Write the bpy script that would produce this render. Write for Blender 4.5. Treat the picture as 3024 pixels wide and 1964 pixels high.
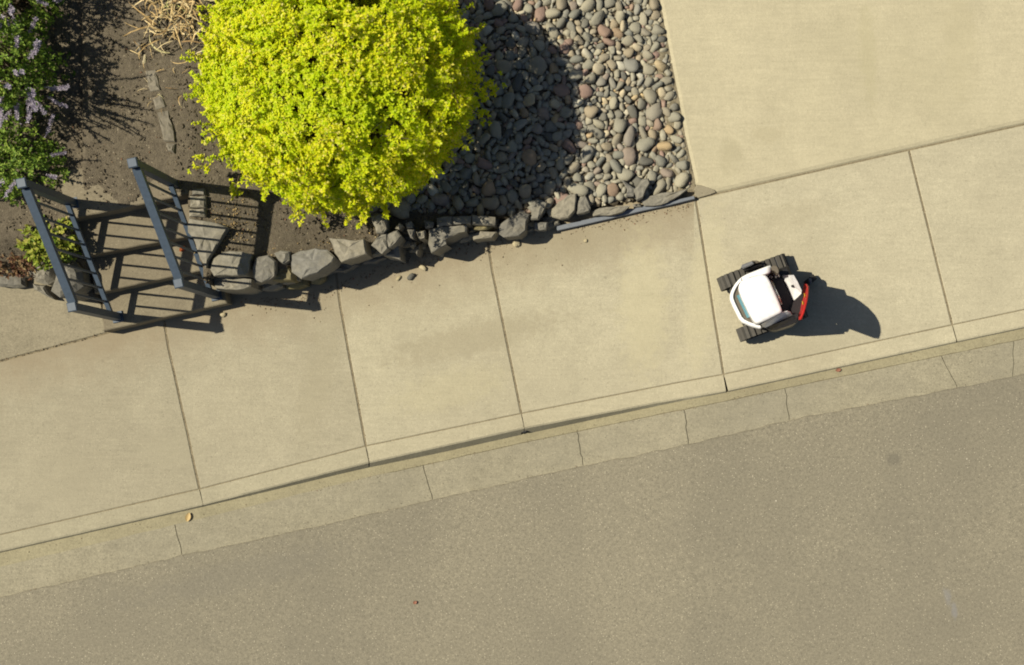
import bpy, math, random
import numpy as np
from mathutils import Vector, noise as mnoise
rnd = random.Random(7)
R = math.radians
scene = bpy.context.scene
for o in list(bpy.data.objects):
    bpy.data.objects.remove(o)

# ------------------------------------------------------------------ camera
S = 373.0                     # photo pixels per metre on the pavement
CU, CV = 1512.0, 982.0        # photo centre
NU, NV = 2000.0, 1300.0       # point straight below the drone
H = 12.0
def G(u, v):                  # pavement point (plan position) in metres
    return ((u - CU) / S, -(v - CV) / S)
def tru(u, v, z):             # plan pixel of something seen at u,v at height z
    k = (H - z) / H
    return NU + (u - NU) * k, NV + (v - NV) * k
def at(u, v, z):
    a, b = tru(u, v, z)
    x, y = G(a, b)
    return (x, y, z)
nx, ny = G(NU, NV)
W = 3024 / S
cam = bpy.data.cameras.new('camera'); camo = bpy.data.objects.new('camera', cam)
scene.collection.objects.link(camo)
camo.location = (nx, ny, H); camo.rotation_euler = (0, 0, 0)
cam.sensor_width = 36; cam.lens = 36 * H / W
cam.shift_x = -nx / W; cam.shift_y = -ny / W
cam.clip_end = 500
scene.camera = camo

# ------------------------------------------------------------------ light
SUN_EL, SUN_AZ = R(54.5), R(174.0)      # azimuth of the sun seen from the ground, ccw from +x
wd = bpy.data.worlds.new('World'); scene.world = wd; wd.use_nodes = True
wn = wd.node_tree.nodes; wl_ = wd.node_tree.links
bg = wn['Background']
sky = wn.new('ShaderNodeTexSky'); sky.sky_type = 'NISHITA'; sky.sun_disc = False
sky.sun_elevation = SUN_EL; sky.sun_rotation = R(90) - SUN_AZ
wl_.new(sky.outputs[0], bg.inputs[0]); bg.inputs[1].default_value = 0.05
sl = bpy.data.lights.new('sun', 'SUN'); sl.energy = 5.0; sl.angle = R(0.53); sl.color = (1.0, 0.93, 0.76)
so = bpy.data.objects.new('sun', sl); scene.collection.objects.link(so)
ldir = Vector((-math.cos(SUN_EL) * math.cos(SUN_AZ), -math.cos(SUN_EL) * math.sin(SUN_AZ), -math.sin(SUN_EL)))
so.rotation_euler = ldir.to_track_quat('-Z', 'Y').to_euler(); so.location = (-6, 1, 9)
scene.cycles.filter_width = 1.9
vs = scene.view_settings
vs.view_transform = 'Standard'; vs.look = 'None'; vs.gamma = 1; vs.exposure = 0.32; vs.use_curve_mapping = False

# ------------------------------------------------------------------ node helpers
class NT:
    def __init__(s, name):
        s.m = bpy.data.materials.new(name); s.m.use_nodes = True
        s.t = s.m.node_tree; s.n = s.t.nodes; s.l = s.t.links
        s.b = s.n['Principled BSDF']
        s._p = None
    def pos(s):
        if s._p is None:
            s._p = s.n.new('ShaderNodeNewGeometry').outputs['Position']
        return s._p
    def objc(s):
        return s.n.new('ShaderNodeTexCoord').outputs['Object']
    def noise(s, scale, detail=3, rough=.55, vec=None, dist=0):
        n = s.n.new('ShaderNodeTexNoise'); n.inputs['Scale'].default_value = scale
        n.inputs['Detail'].default_value = detail; n.inputs['Roughness'].default_value = rough
        n.inputs['Distortion'].default_value = dist
        s.l.new(vec or s.pos(), n.inputs['Vector']); return n.outputs['Fac']
    def voro(s, scale, out='Distance', vec=None, feature='F1'):
        n = s.n.new('ShaderNodeTexVoronoi'); n.feature = feature; n.inputs['Scale'].default_value = scale
        s.l.new(vec or s.pos(), n.inputs['Vector']); return n.outputs[out]
    def ramp(s, fac, stops, interp='LINEAR'):
        n = s.n.new('ShaderNodeValToRGB'); cr = n.color_ramp; cr.interpolation = interp
        while len(cr.elements) < len(stops): cr.elements.new(.5)
        for e, (p, c) in zip(cr.elements, stops):
            e.position = p
            e.color = (c, c, c, 1) if isinstance(c, (int, float)) else (*c, 1)
        s.l.new(fac, n.inputs[0]); return n.outputs[0]
    def mix(s, fac, a, b, mode='MIX'):
        n = s.n.new('ShaderNodeMix'); n.data_type = 'RGBA'; n.blend_type = mode
        for i, x in ((0, fac), (6, a), (7, b)):
            if hasattr(x, 'links') or isinstance(x, bpy.types.NodeSocket): s.l.new(x, n.inputs[i])
            elif isinstance(x, (int, float)): n.inputs[i].default_value = x if i == 0 else (x, x, x, 1)
            else: n.inputs[i].default_value = (*x, 1)
        return n.outputs[2]
    def math(s, op, a, b=0):
        n = s.n.new('ShaderNodeMath'); n.operation = op
        for i, x in ((0, a), (1, b)):
            if isinstance(x, (int, float)): n.inputs[i].default_value = x
            else: s.l.new(x, n.inputs[i])
        return n.outputs[0]
    def blob(s, u, v, ru, rv, ang=0, edge=.5):
        """soft irregular spot on the ground at a plan position"""
        x, y = G(u, v); mp = s.n.new('ShaderNodeMapping'); mp.vector_type = 'TEXTURE'
        mp.inputs['Location'].default_value = (x, y, 0); mp.inputs['Rotation'].default_value = (0, 0, ang)
        mp.inputs['Scale'].default_value = (ru / S, rv / S, 1000)
        s.l.new(s.pos(), mp.inputs['Vector']); ln = s.n.new('ShaderNodeVectorMath'); ln.operation = 'LENGTH'
        s.l.new(mp.outputs[0], ln.inputs[0])
        d = s.math('ADD', ln.outputs['Value'], s.math('MULTIPLY', s.math('SUBTRACT', s.noise(14, 4, .65), .5), 1.6))
        return s.ramp(d, [(max(0, 1 - edge), 1.0), (1.0, 0.0)])
    def orand(s): return s.n.new('ShaderNodeObjectInfo').outputs['Random']
    def irand(s): return s.n.new('ShaderNodeNewGeometry').outputs['Random Per Island']
    def bump(s, h, strength=.5, dist=.01):
        n = s.n.new('ShaderNodeBump'); n.inputs['Strength'].default_value = strength
        n.inputs['Distance'].default_value = dist
        s.l.new(h, n.inputs['Height']); s.l.new(n.outputs[0], s.b.inputs['Normal'])
    def col(s, c):
        if isinstance(c, tuple): s.b.inputs['Base Color'].default_value = (*c, 1)
        else: s.l.new(c, s.b.inputs['Base Color'])
    def rough(s, r, spec=.3, metal=0):
        s.b.inputs['Roughness'].default_value = r
        s.b.inputs['Specular IOR Level'].default_value = spec
        s.b.inputs['Metallic'].default_value = metal
        return s

def concrete(name, base, var=.16, speck=.5, stain=(.27, .235, .165), stainamt=.35, dirt=False, blobs=()):
    t = NT(name)
    n1 = t.noise(.7, 5, .62); n2 = t.noise(9, 4, .65); n3 = t.noise(42, 3, .7); n4 = t.noise(120, 2, .7)
    f = t.math('ADD', t.math('MULTIPLY', n2, .22), t.math('ADD', t.math('MULTIPLY', n3, .33), t.math('MULTIPLY', n4, .45)))
    lo = tuple(c * (1 - var * 1.5) for c in base); hi = tuple(min(1, c * (1 + var * 1.5)) for c in base)
    c = t.ramp(f, [(.32, lo), (.5, base), (.68, hi)])
    c = t.mix(t.ramp(n1, [(.42, 0.0), (.70, stainamt)]), c, stain)
    # faint brushed streaks across the slab
    mp = t.n.new('ShaderNodeMapping'); mp.inputs['Rotation'].default_value = (0, 0, R(-13)); mp.inputs['Scale'].default_value = (1.2, 14, 1)
    t.l.new(t.pos(), mp.inputs['Vector']); st = t.noise(3.0, 4, .7, mp.outputs[0])
    c = t.mix(1.0, c, t.ramp(st, [(.35, .955), (.65, 1.035)]), 'MULTIPLY')
    v = t.voro(60, 'Color'); vd = t.voro(60)
    sepc = t.n.new('ShaderNodeSeparateColor'); t.l.new(v, sepc.inputs[0])
    dots = t.math('MULTIPLY', t.math('GREATER_THAN', sepc.outputs[0], .92), t.math('LESS_THAN', vd, .30))
    c = t.mix(t.math('MULTIPLY', dots, .40 * speck), c, tuple(min(.8, x * 1.6) for x in base))
    dk = t.math('MULTIPLY', t.math('LESS_THAN', sepc.outputs[1], .07), t.math('LESS_THAN', vd, .30))
    c = t.mix(t.math('MULTIPLY', dk, .5 * speck), c, tuple(x * .4 for x in base))
    # rare darker spots
    v3 = t.voro(2.6, 'Color'); s3 = t.n.new('ShaderNodeSeparateColor'); t.l.new(v3, s3.inputs[0])
    d3 = t.math('MULTIPLY', t.math('GREATER_THAN', s3.outputs[2], .72), t.ramp(t.voro(2.6), [(.02, .45), (.05, 0)]))
    c = t.mix(d3, c, tuple(x * .5 for x in base))
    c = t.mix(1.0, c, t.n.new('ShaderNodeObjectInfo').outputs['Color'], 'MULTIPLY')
    n5 = t.noise(2.0, 5, .6, dist=.3); c = t.mix(1.0, c, t.ramp(n5, [(.34, .955), (.5, 1.0), (.68, 1.035)]), 'MULTIPLY')
    if dirt:      # soil washed out from the foot of the wall
        sx = t.n.new('ShaderNodeSeparateXYZ'); t.l.new(t.pos(), sx.inputs[0])
        d = t.math('SUBTRACT', t.math('ADD', t.math('MULTIPLY', sx.outputs[0], .222), .70), sx.outputs[1])
        d = t.math('ADD', d, t.math('MULTIPLY', t.math('SUBTRACT', t.noise(5, 4, .7), .5), .55))
        m = t.ramp(d, [(.0, .75), (.12, .5), (.42, 0)])
        m = t.math('MULTIPLY', m, t.math('LESS_THAN', sx.outputs[0], 1.44))
        c = t.mix(m, c, (.235, .19, .125))
    for (b_, col_, a_) in blobs: c = t.mix(t.math('MULTIPLY', t.blob(*b_), a_), c, col_)
    t.col(c); t.rough(.92, .15)
    t.bump(t.math('ADD', n3, n4), .4, .006)
    return t.m

M = {}
M['walk'] = concrete('sidewalk_concrete', (.362, .327, .232), var=.17, speck=.7, stain=(.285, .252, .178), stainamt=.5, dirt=True,
                     blobs=[((1400, 1000, 320, 60, R(13)), (.265, .232, .158), .5), ((940, 1120, 60, 260, R(-12)), (.27, .24, .165), .45), ((1730, 720, 330, 70, R(12)), (.27, .235, .16), .45), ((2080, 850, 60, 330, R(-8)), (.44, .395, .255), .35), ((2330, 640, 160, 50, R(12)), (.30, .265, .18), .35), ((170, 1420, 160, 120), (.285, .255, .18), .4), ((2450, 1010, 260, 40, R(12)), (.31, .275, .19), .35), ((1900, 900, 90, 260, 0), (.43, .385, .245), .4), ((1330, 1150, 220, 70, R(13)), (.41, .365, .225), .22), ((500, 1330, 120, 60), (.30, .27, .19), .4)])
M['drive'] = concrete('driveway_concrete', (.400, .357, .245), var=.11, speck=.4, stain=(.335, .30, .195), stainamt=.4,
                      blobs=[((2560, 160, 30, 190, R(4)), (.34, .305, .19), .4), ((2830, 120, 60, 200, R(2)), (.35, .31, .20), .35), ((2160, 460, 40, 60), (.31, .275, .18), .4), ((2270, 400, 60, 30), (.33, .29, .19), .4)])
M['kerb'] = concrete('kerb_concrete', (.372, .335, .235), var=.17, speck=.7, stain=(.30, .26, .18), stainamt=.4)
M['gutter'] = concrete('gutter_concrete', (.255, .229, .162), var=.26, speck=1.0, stain=(.225, .205, .155), stainamt=.6)
M['silt'] = concrete('silty_concrete', (.262, .233, .150), var=.2, speck=.7, stain=(.22, .19, .12), stainamt=.5)
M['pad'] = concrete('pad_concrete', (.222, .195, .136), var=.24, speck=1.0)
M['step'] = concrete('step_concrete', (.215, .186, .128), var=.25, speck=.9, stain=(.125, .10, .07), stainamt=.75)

def asphalt():
    t = NT('worn_asphalt')
    n1 = t.noise(.8, 4, .6); n2 = t.noise(45, 3, .65); n3 = t.noise(170, 2, .7)
    f = t.math('ADD', t.math('MULTIPLY', n2, .4), t.math('MULTIPLY', n3, .6))
    c = t.ramp(f, [(.28, (.10, .091, .069)), (.5, (.212, .189, .137)), (.72, (.335, .298, .215))])
    c = t.mix(t.ramp(n1, [(.38, 0.0), (.66, .45)]), c, (.158, .142, .108))
    v = t.voro(75, 'Color'); sp = t.n.new('ShaderNodeSeparateColor'); t.l.new(v, sp.inputs[0])
    d = t.voro(75)
    dots = t.math('MULTIPLY', t.math('GREATER_THAN', sp.outputs[0], .90), t.math('LESS_THAN', d, .30))
    c = t.mix(t.math('MULTIPLY', dots, .62), c, (.48, .43, .32))
    v2 = t.voro(9, 'Color'); sp2 = t.n.new('ShaderNodeSeparateColor'); t.l.new(v2, sp2.inputs[0])
    d2 = t.math('MULTIPLY', t.math('GREATER_THAN', sp2.outputs[1], .955), t.math('LESS_THAN', t.voro(9), .055))
    c = t.mix(t.math('MULTIPLY', d2, .7), c, (.55, .5, .4))
    dk = t.math('MULTIPLY', t.math('LESS_THAN', sp.outputs[1], .06), t.math('LESS_THAN', d, .3))
    c = t.mix(t.math('MULTIPLY', dk, .6), c, (.06, .055, .045))
    c = t.mix(t.math('MULTIPLY', t.blob(2800, 1760, 14, 42, R(-70 + 90)), .55), c, (.20, .195, .19))
    c = t.mix(t.math('MULTIPLY', t.blob(2822, 1805, 10, 30, R(5)), .6), c, (.20, .195, .195))
    c = t.mix(t.math('MULTIPLY', t.blob(2640, 1360, 26, 22), .45), c, (.11, .10, .08))
    c = t.mix(t.math('MULTIPLY', t.blob(700, 1700, 420, 60, R(13)), .35), c, (.165, .15, .118))  # uneven light painted in: asphalt darkened beside the left gutter
    t.col(c); t.rough(.9, .2); t.bump(f, .6, .008)
    return t.m
M['asphalt'] = asphalt()

def soil(name, a, b, sc=1.0):
    t = NT(name)
    n1 = t.noise(2.2, 4, .6); n2 = t.noise(26 * sc, 4, .7); n3 = t.noise(120 * sc, 2, .7)
    f = t.math('ADD', t.math('MULTIPLY', n2, .5), t.math('MULTIPLY', n3, .5))
    c = t.ramp(f, [(.30, tuple(x * .45 for x in a)), (.5, a), (.68, b)])
    c = t.mix(t.ramp(n1, [(.4, 0), (.65, .35)]), c, tuple(x * .75 for x in a))
    v = t.voro(60, 'Color'); sp = t.n.new('ShaderNodeSeparateColor'); t.l.new(v, sp.inputs[0])
    d = t.math('MULTIPLY', t.math('GREATER_THAN', sp.outputs[0], .93), t.math('LESS_THAN', t.voro(60), .3))
    c = t.mix(t.math('MULTIPLY', d, .7), c, (.34, .29, .2))
    t.col(c); t.rough(.95, .1); t.bump(f, .9, .02)
    return t.m
M['soil'] = soil('garden_soil', (.125, .104, .074), (.20, .168, .118))
M['bed'] = soil('gravel_bed_soil', (.23, .195, .13), (.32, .275, .19))
M['joint'] = soil('joint_dirt', (.225, .187, .12), (.28, .235, .155))

def stone_mat(name, src, stops, lich=.4):
    t = NT(name)
    fac = t.irand() if src == 'island' else t.orand()
    base = t.ramp(fac, [(p_, (c_[0], c_[1], c_[2] * .97)) for p_, c_ in stops])
    p = t.objc() if src == 'obj' else t.pos()
    n = t.noise(28, 4, .65, p); n2 = t.noise(8, 3, .6, p)
    c = t.mix(1.0, base, t.ramp(n, [(.3, .72), (.7, 1.22)]), 'MULTIPLY')
    c = t.mix(t.ramp(n2, [(.5, 0), (.7, lich)]), c, (.25, .22, .15))
    t.col(c); t.rough(.8, .3); t.bump(n, .5, .01)
    return t.m
cob = [(0, (.10, .097, .087)), (.10, (.235, .22, .18)), (.22, (.33, .305, .235)), (.34, (.20, .197, .17)), (.48, (.37, .335, .25)), (.58, (.27, .245, .19)),
       (.68, (.35, .285, .195)), (.76, (.26, .25, .215)), (.82, (.29, .20, .155)), (.87, (.25, .17, .145)), (.92, (.44, .33, .18)), (.96, (.52, .485, .39)), (1, (.17, .168, .155))]
M['cobble'] = stone_mat('cobble_stone', 'obj', cob, .12)
M['cobble_s'] = stone_mat('cobble_stone_small', 'island', cob, .12)
wallst = [(0, (.14, .13, .112)), (.4, (.18, .167, .14)), (.7, (.23, .206, .16)), (1, (.17, .162, .146))]
M['wall'] = stone_mat('wall_stone', 'obj', wallst, .45)
M['pathst'] = stone_mat('path_stone', 'obj', [(0, (.15, .132, .102)), (1, (.185, .163, .127))], .3)
M['mossy'] = stone_mat('mossy_stone', 'obj', [(0, (.19, .165, .10)), (1, (.17, .14, .06))], .3)
M['debris'] = stone_mat('debris', 'island', [(0, (.10, .07, .045)), (.4, (.24, .19, .12)), (.6, (.22, .09, .05)), (.75, (.35, .29, .18)), (1, (.16, .13, .09))], .1)

def plain(name, c, r=.6, spec=.4, metal=0, coat=0):
    t = NT(name); n = t.noise(35, 3, .6)
    cc = t.mix(1.0, c, t.ramp(n, [(.3, .88), (.7, 1.1)]), 'MULTIPLY'); t.col(cc); t.rough(r, spec, metal)
    if coat: t.b.inputs['Coat Weight'].default_value = coat
    return t.m
M['rail'] = plain('rail_blue_grey_paint', (.055, .076, .105), .5, .35)
M['white'] = plain('white_shell', (.80, .79, .78), .35, .4, 0, .2)
M['black'] = plain('black_plastic', (.012, .011, .012), .4, .4)
M['rubber'] = plain('track_rubber', (.078, .072, .062), .85, .2)
M['rubber2'] = plain('dark_rubber', (.035, .034, .032), .8, .2)
M['red'] = plain('red_plastic', (.42, .018, .014), .5, .3)
M['yellow'] = plain('yellow_print', (.75, .48, .03), .5)
M['pane'] = plain('tinted_pane', (.10, .24, .28), .12, .6)
M['pane2'] = plain('tinted_pane_edge', (.27, .36, .42), .15, .6)
M['visor'] = plain('visor_recess', (.115, .095, .068), .5)
M['chrome'] = plain('bright_metal', (.55, .53, .5), .25, .5, 1)
M['grey'] = plain('grey_plastic', (.13, .13, .135), .6)
M['edging'] = plain('grey_edging_board', (.135, .148, .168), .6)
M['bark'] = plain('stem_bark', (.09, .065, .04), .9, .1)

def leafmat(name, stops, transl=.35, nscale=3.0, hue2=None, amt=.6):
    t = NT(name)
    c = t.ramp(t.irand(), stops)
    if hue2: c = t.mix(t.ramp(t.noise(nscale, 3, .6), [(.45, 0), (.66, amt)]), c, hue2)
    t.col(c); t.rough(.6, .25)
    tr = t.n.new('ShaderNodeBsdfTranslucent'); t.l.new(t.b.inputs['Base Color'].links[0].from_socket, tr.inputs[0])
    mx = t.n.new('ShaderNodeMixShader'); mx.inputs[0].default_value = transl
    out = t.n['Material Output']
    t.l.new(t.b.outputs[0], mx.inputs[1]); t.l.new(tr.outputs[0], mx.inputs[2]); t.l.new(mx.outputs[0], out.inputs[0])
    return t.m
M['gold'] = leafmat('golden_leaf', [(0, (.36, .52, .004)), (.25, (.62, .70, .005)), (.6, (.76, .76, .008)), (.85, (.82, .76, .05)), (1, (.82, .73, .24))],
                    .5, 3.2, (.52, .68, .006), .6)
M['sage'] = leafmat('sage_leaf', [(0, (.09, .16, .022)), (.5, (.19, .31, .04)), (1, (.34, .42, .07))], .35)
M['ylleaf'] = leafmat('yellow_green_leaf', [(0, (.12, .20, .02)), (.6, (.30, .34, .04)), (1, (.42, .38, .09))], .3)
M['redleaf'] = leafmat('red_brown_leaf', [(0, (.10, .04, .025)), (.5, (.16, .08, .04)), (1, (.24, .18, .08))], .2)
M['flower'] = leafmat('lilac_flower', [(0, (.32, .27, .36)), (.6, (.46, .41, .48)), (1, (.55, .51, .52))], .15)
M['straw'] = leafmat('straw_leaf', [(0, (.36, .24, .10)), (.5, (.50, .36, .16)), (1, (.58, .46, .24))], .15)
def strawobj():
    t = NT('dry_leaf'); c = t.ramp(t.orand(), [(0, (.24, .155, .07)), (.25, (.44, .31, .14)), (.55, (.57, .43, .21)), (.9, (.64, .54, .33)), (1, (.28, .30, .08))])
    t.col(t.mix(1.0, c, t.ramp(t.noise(60, 3), [(.3, .75), (.7, 1.15)]), 'MULTIPLY')); t.rough(.8, .2); return t.m
M['dry'] = strawobj()

# ------------------------------------------------------------------ object helpers
def link(o): scene.collection.objects.link(o); return o
def wloc(o):
    v = Vector((0, 0, 0))
    while o is not None: v += o.location; o = o.parent
    return v
def tag(o, label=None, cat=None, group=None, kind=None):
    if label: o['label'] = label
    if cat: o['category'] = cat
    if group: o['group'] = group
    if kind: o['kind'] = kind
    return o
def empty(name, loc, label=None, cat=None, group=None):
    o = bpy.data.objects.new(name, None); o.location = loc; o.empty_display_size = .1
    return tag(link(o), label, cat, group)
def mk(name, V, F, mat, parent=None, smooth=False, origin=None):
    """verts in world metres -> one mesh object with its origin at the verts' base"""
    V = np.asarray(V, dtype=float)
    if origin is None:
        origin = Vector((V[:, 0].mean(), V[:, 1].mean(), V[:, 2].min()))
    else: origin = Vector(origin)
    me = bpy.data.meshes.new(name); L = V - np.array(origin)
    if isinstance(F, np.ndarray):
        n, k = F.shape
        me.vertices.add(len(L)); me.vertices.foreach_set('co', L.ravel())
        me.loops.add(n * k); me.loops.foreach_set('vertex_index', F.ravel().astype(np.int32))
        me.polygons.add(n); me.polygons.foreach_set('loop_start', np.arange(0, n * k, k, dtype=np.int32))
        me.polygons.foreach_set('loop_total', np.full(n, k, dtype=np.int32))
        me.update(calc_edges=True); me.validate()
    else:
        me.from_pydata(L.tolist(), [], F); me.update()
    me.materials.append(M[mat] if isinstance(mat, str) else mat)
    if smooth: me.polygons.foreach_set('use_smooth', [True] * len(me.polygons))
    o = link(bpy.data.objects.new(name, me))
    o.location = origin - (wloc(parent) if parent else Vector((0, 0, 0)))
    o.parent = parent
    return o
def ccw(P):
    a = sum(P[i][0] * P[(i + 1) % len(P)][1] - P[(i + 1) % len(P)][0] * P[i][1] for i in range(len(P)))
    return P if a > 0 else P[::-1]
def inset(P, d):
    n = len(P); out = []
    for i in range(n):
        p0, p, p1 = Vector(P[i - 1][:2]), Vector(P[i][:2]), Vector(P[(i + 1) % n][:2])
        a = (p - p0); b = (p1 - p)
        if a.length < 1e-9 or b.length < 1e-9: out.append((p.x, p.y)); continue
        a.normalize(); b.normalize()
        n1 = Vector((-a.y, a.x)); n2 = Vector((-b.y, b.x)); m = n1 + n2
        k = d / max(.35, 1 + n1.dot(n2)); out.append((p.x + m.x * k, p.y + m.y * k))
    return out
def prism(P, z0, z1, bev=.004):
    """P ccw xy (m); z1 float or function(x,y)"""
    P = ccw([tuple(p[:2]) for p in P]); n = len(P); zf = z1 if callable(z1) else (lambda x, y: z1)
    Q = inset(P, bev)
    V = [(x, y, z0) for x, y in P] + [(x, y, zf(x, y) - bev) for x, y in P] + [(x, y, zf(x, y)) for x, y in Q]
    F = []
    for r in range(2):
        for i in range(n):
            j = (i + 1) % n; F.append((r * n + i, r * n + j, (r + 1) * n + j, (r + 1) * n + i))
    F.append(tuple(range(2 * n, 3 * n))); F.append(tuple(range(n - 1, -1, -1)))
    return V, F
def rings(P, rr):
    """loft a closed outline: rr = [(scale about centre, z), ...] bottom to top, closed top"""
    P = ccw([tuple(p[:2]) for p in P]); n = len(P)
    cx = sum(p[0] for p in P) / n; cy = sum(p[1] for p in P) / n
    V = []; F = []
    for s, z in rr: V += [(cx + (x - cx) * s, cy + (y - cy) * s, z) for x, y in P]
    for r in range(len(rr) - 1):
        for i in range(n):
            j = (i + 1) % n; F.append((r * n + i, r * n + j, (r + 1) * n + j, (r + 1) * n + i))
    V.append((cx, cy, rr[-1][1])); c = len(V) - 1; b = (len(rr) - 1) * n
    for i in range(n): F.append((b + i, b + (i + 1) % n, c))
    F.append(tuple(range(n - 1, -1, -1)))
    return V, F
def chaikin(P, k=2, closed=True):
    for _ in range(k):
        Q = []; n = len(P)
        for i in range(n if closed else n - 1):
            a, b = P[i], P[(i + 1) % n]
            Q.append(tuple(.75 * x + .25 * y for x, y in zip(a, b))); Q.append(tuple(.25 * x + .75 * y for x, y in zip(a, b)))
        P = Q if closed else [P[0]] + Q + [P[-1]]
    return P
def tube(path, rad, sides=8, square=False):
    """path of 3-d points; rad float or list; returns V,F with caps"""
    n = len(path); V = []; F = []
    P = [Vector(p) for p in path]
    for i, p in enumerate(P):
        d = (P[min(i + 1, n - 1)] - P[max(i - 1, 0)]).normalized()
        up = Vector((0, 0, 1)) if abs(d.z) < .95 else Vector((1, 0, 0))
        a = d.cross(up).normalized(); b = a.cross(d).normalized(); r = rad[i] if isinstance(rad, (list, tuple)) else rad
        for k in range(sides):
            t = 2 * math.pi * (k + .5) / sides; V.append(tuple(p + (a * math.cos(t) + b * math.sin(t)) * r))
    for i in range(n - 1):
        for k in range(sides):
            m = (k + 1) % sides; F.append((i * sides + k, i * sides + m, (i + 1) * sides + m, (i + 1) * sides + k))
    F.append(tuple(range(sides - 1, -1, -1))); F.append(tuple(range((n - 1) * sides, n * sides)))
    return V, F
def bar(a, b, w, h, up=(0, 0, 1)):
    a, b = Vector(a), Vector(b); d = (b - a).normalized(); u = Vector(up)
    s = d.cross(u).normalized(); u = s.cross(d).normalized()
    V = []
    for p in (a, b):
        for i, j in ((-1, -1), (1, -1), (1, 1), (-1, 1)): V.append(tuple(p + s * (w / 2 * i) + u * (h / 2 * j)))
    return V, [(0, 1, 2, 3), (7, 6, 5, 4), (0, 4, 5, 1), (1, 5, 6, 2), (2, 6, 7, 3), (3, 7, 4, 0)]
def merge(*parts):
    V = []; F = []
    for v, f in parts:
        o = len(V); V += list(v); F += [tuple(i + o for i in q) for q in f]
    return V, F
def poly(line):
    xs = [p[0] for p in line]; ys = [p[1] for p in line]
    def f(u):
        if u <= xs[0]: return ys[0] + (u - xs[0]) * (ys[1] - ys[0]) / (xs[1] - xs[0])
        if u >= xs[-1]: return ys[-1] + (u - xs[-1]) * (ys[-1] - ys[-2]) / (xs[-1] - xs[-2])
        for i in range(len(xs) - 1):
            if u <= xs[i + 1]:
                t = (u - xs[i]) / (xs[i + 1] - xs[i]); return ys[i] + t * (ys[i + 1] - ys[i])
    return f

# ------------------------------------------------------------------ street lines (photo pixels, read off the pavement)
I_ = poly([(0, 1067), (330, 980), (690, 895), (1100, 790), (1640, 668), (2050, 588), (2680, 444), (3024, 368)])
K0 = poly([(0, 1580), (593, 1444), (1000, 1339), (1080, 1318), (1538, 1222), (2000, 1131), (2138, 1106), (2813, 960), (3024, 915)])
K1 = poly([(0, 1629), (600, 1492), (1000, 1390), (1090, 1368), (1540, 1268), (2000, 1180), (2138, 1157), (2813, 1011), (3024, 966)])
dK2 = poly([(0, 4), (600, 4.5), (800, 8), (1000, 11), (1300, 16), (1560, 16), (1750, 12), (2000, 7), (2140, 4), (3024, 4)])
dKc = poly([(0, 42), (600, 34), (1000, 30), (1244, 26), (1403, 24), (1706, 24), (2000, 25), (2146, 24), (2357, 24), (2710, 27), (3024, 30)])
Gl = poly([(0, 1764), (537, 1640), (1000, 1541), (1281, 1474), (1723, 1377), (2034, 1313), (2331, 1240), (2830, 1145), (3024, 1106)])
zg = poly([(-3000, -.03), (0, -.03), (538, -.032), (1279, -.115), (1724, -.105), (2034, -.03), (6000, -.028)])
def clampf(f, a, b): return lambda u: f(min(max(u, a), b))
dK2 = clampf(dK2, 0, 3024); dKc = clampf(dKc, 0, 3024); zg = clampf(zg, -3000, 6000)
K2 = lambda u: K1(u) + dK2(u)
Kc = lambda u: K2(u) + dKc(u)
U0, U1 = -2200, 5200

# ------------------------------------------------------------------ base ground, road
V = [(-60, -60, -.34), (60, -60, -.34), (60, 60, -.34), (-60, 60, -.34)]
tag(mk('ground', V, [(0, 1, 2, 3)], 'soil'), kind='structure')
us = np.arange(U0, U1 + 1, 14.0); rows = [0, 6, 40, 200, 700, 1600, 3000]
V = []; F = []
for u in us:
    j = mnoise.noise(Vector((u * .02, 3.3, 0))) * 4 + mnoise.noise(Vector((u * .11, 1.3, 0))) * 2.5
    for k, d in enumerate(rows):
        z = zg(u) + .012 + (.004 if k else -.012)
        z = z + (-.085 - z) * min(1, d / 1600)
        v = Gl(u) + d + (j - 2 if k < 2 else 0)
        x, y, _ = at(u, v, z); V.append((x, y, z))
nr = len(rows)
for i in range(len(us) - 1):
    for k in range(nr - 1): F.append((i * nr + k, i * nr + k + 1, (i + 1) * nr + k + 1, (i + 1) * nr + k))
tag(mk('road', V, F, 'asphalt'), kind='structure')

# gutter: silty strip against the kerb, then concrete panels
gut = tag(empty('gutter', at(1500, 1420, -.11)), kind='structure')
V = []; F = []
for i, u in enumerate(us):
    j = mnoise.noise(Vector((u * .03, 9.1, 0))) * 2
    for v, z in ((K2(u) - 6, zg(u)), (K2(u), zg(u)), (Kc(u) + j, zg(u) + .001), (Kc(u) + j + 1, zg(u) - .03)):
        V.append(at(u, v, z))
for i in range(len(us) - 1):
    for k in range(3): F.append((i * 4 + k, i * 4 + k + 1, i * 4 + k + 5, i * 4 + k + 4))
mk('silt_strip', V, F, 'silt', gut)
V = []; F = []
for i, u in enumerate(us):
    for v in (Kc(u) - 20, Gl(u) + 60): V.append(at(u, v, zg(u) - .007))
for i in range(len(us) - 1): F.append((2 * i, 2 * i + 1, 2 * i + 3, 2 * i + 2))
mk('joint_fill', V, F, 'joint', gut)
gj = [(-900, -880), (-200, -180), (516, 538), (1250, 1279), (1704, 1724), (2020, 2034), (2318, 2331), (2780, 2830), (2994, 2990), (3600, 3620), (4300, 4320)]
def jit(u, v, seed, a):
    return mnoise.noise(Vector((u * .05, v * .05, seed))) * a + mnoise.noise(Vector((u * .013, v * .013, seed + 5))) * a
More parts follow.
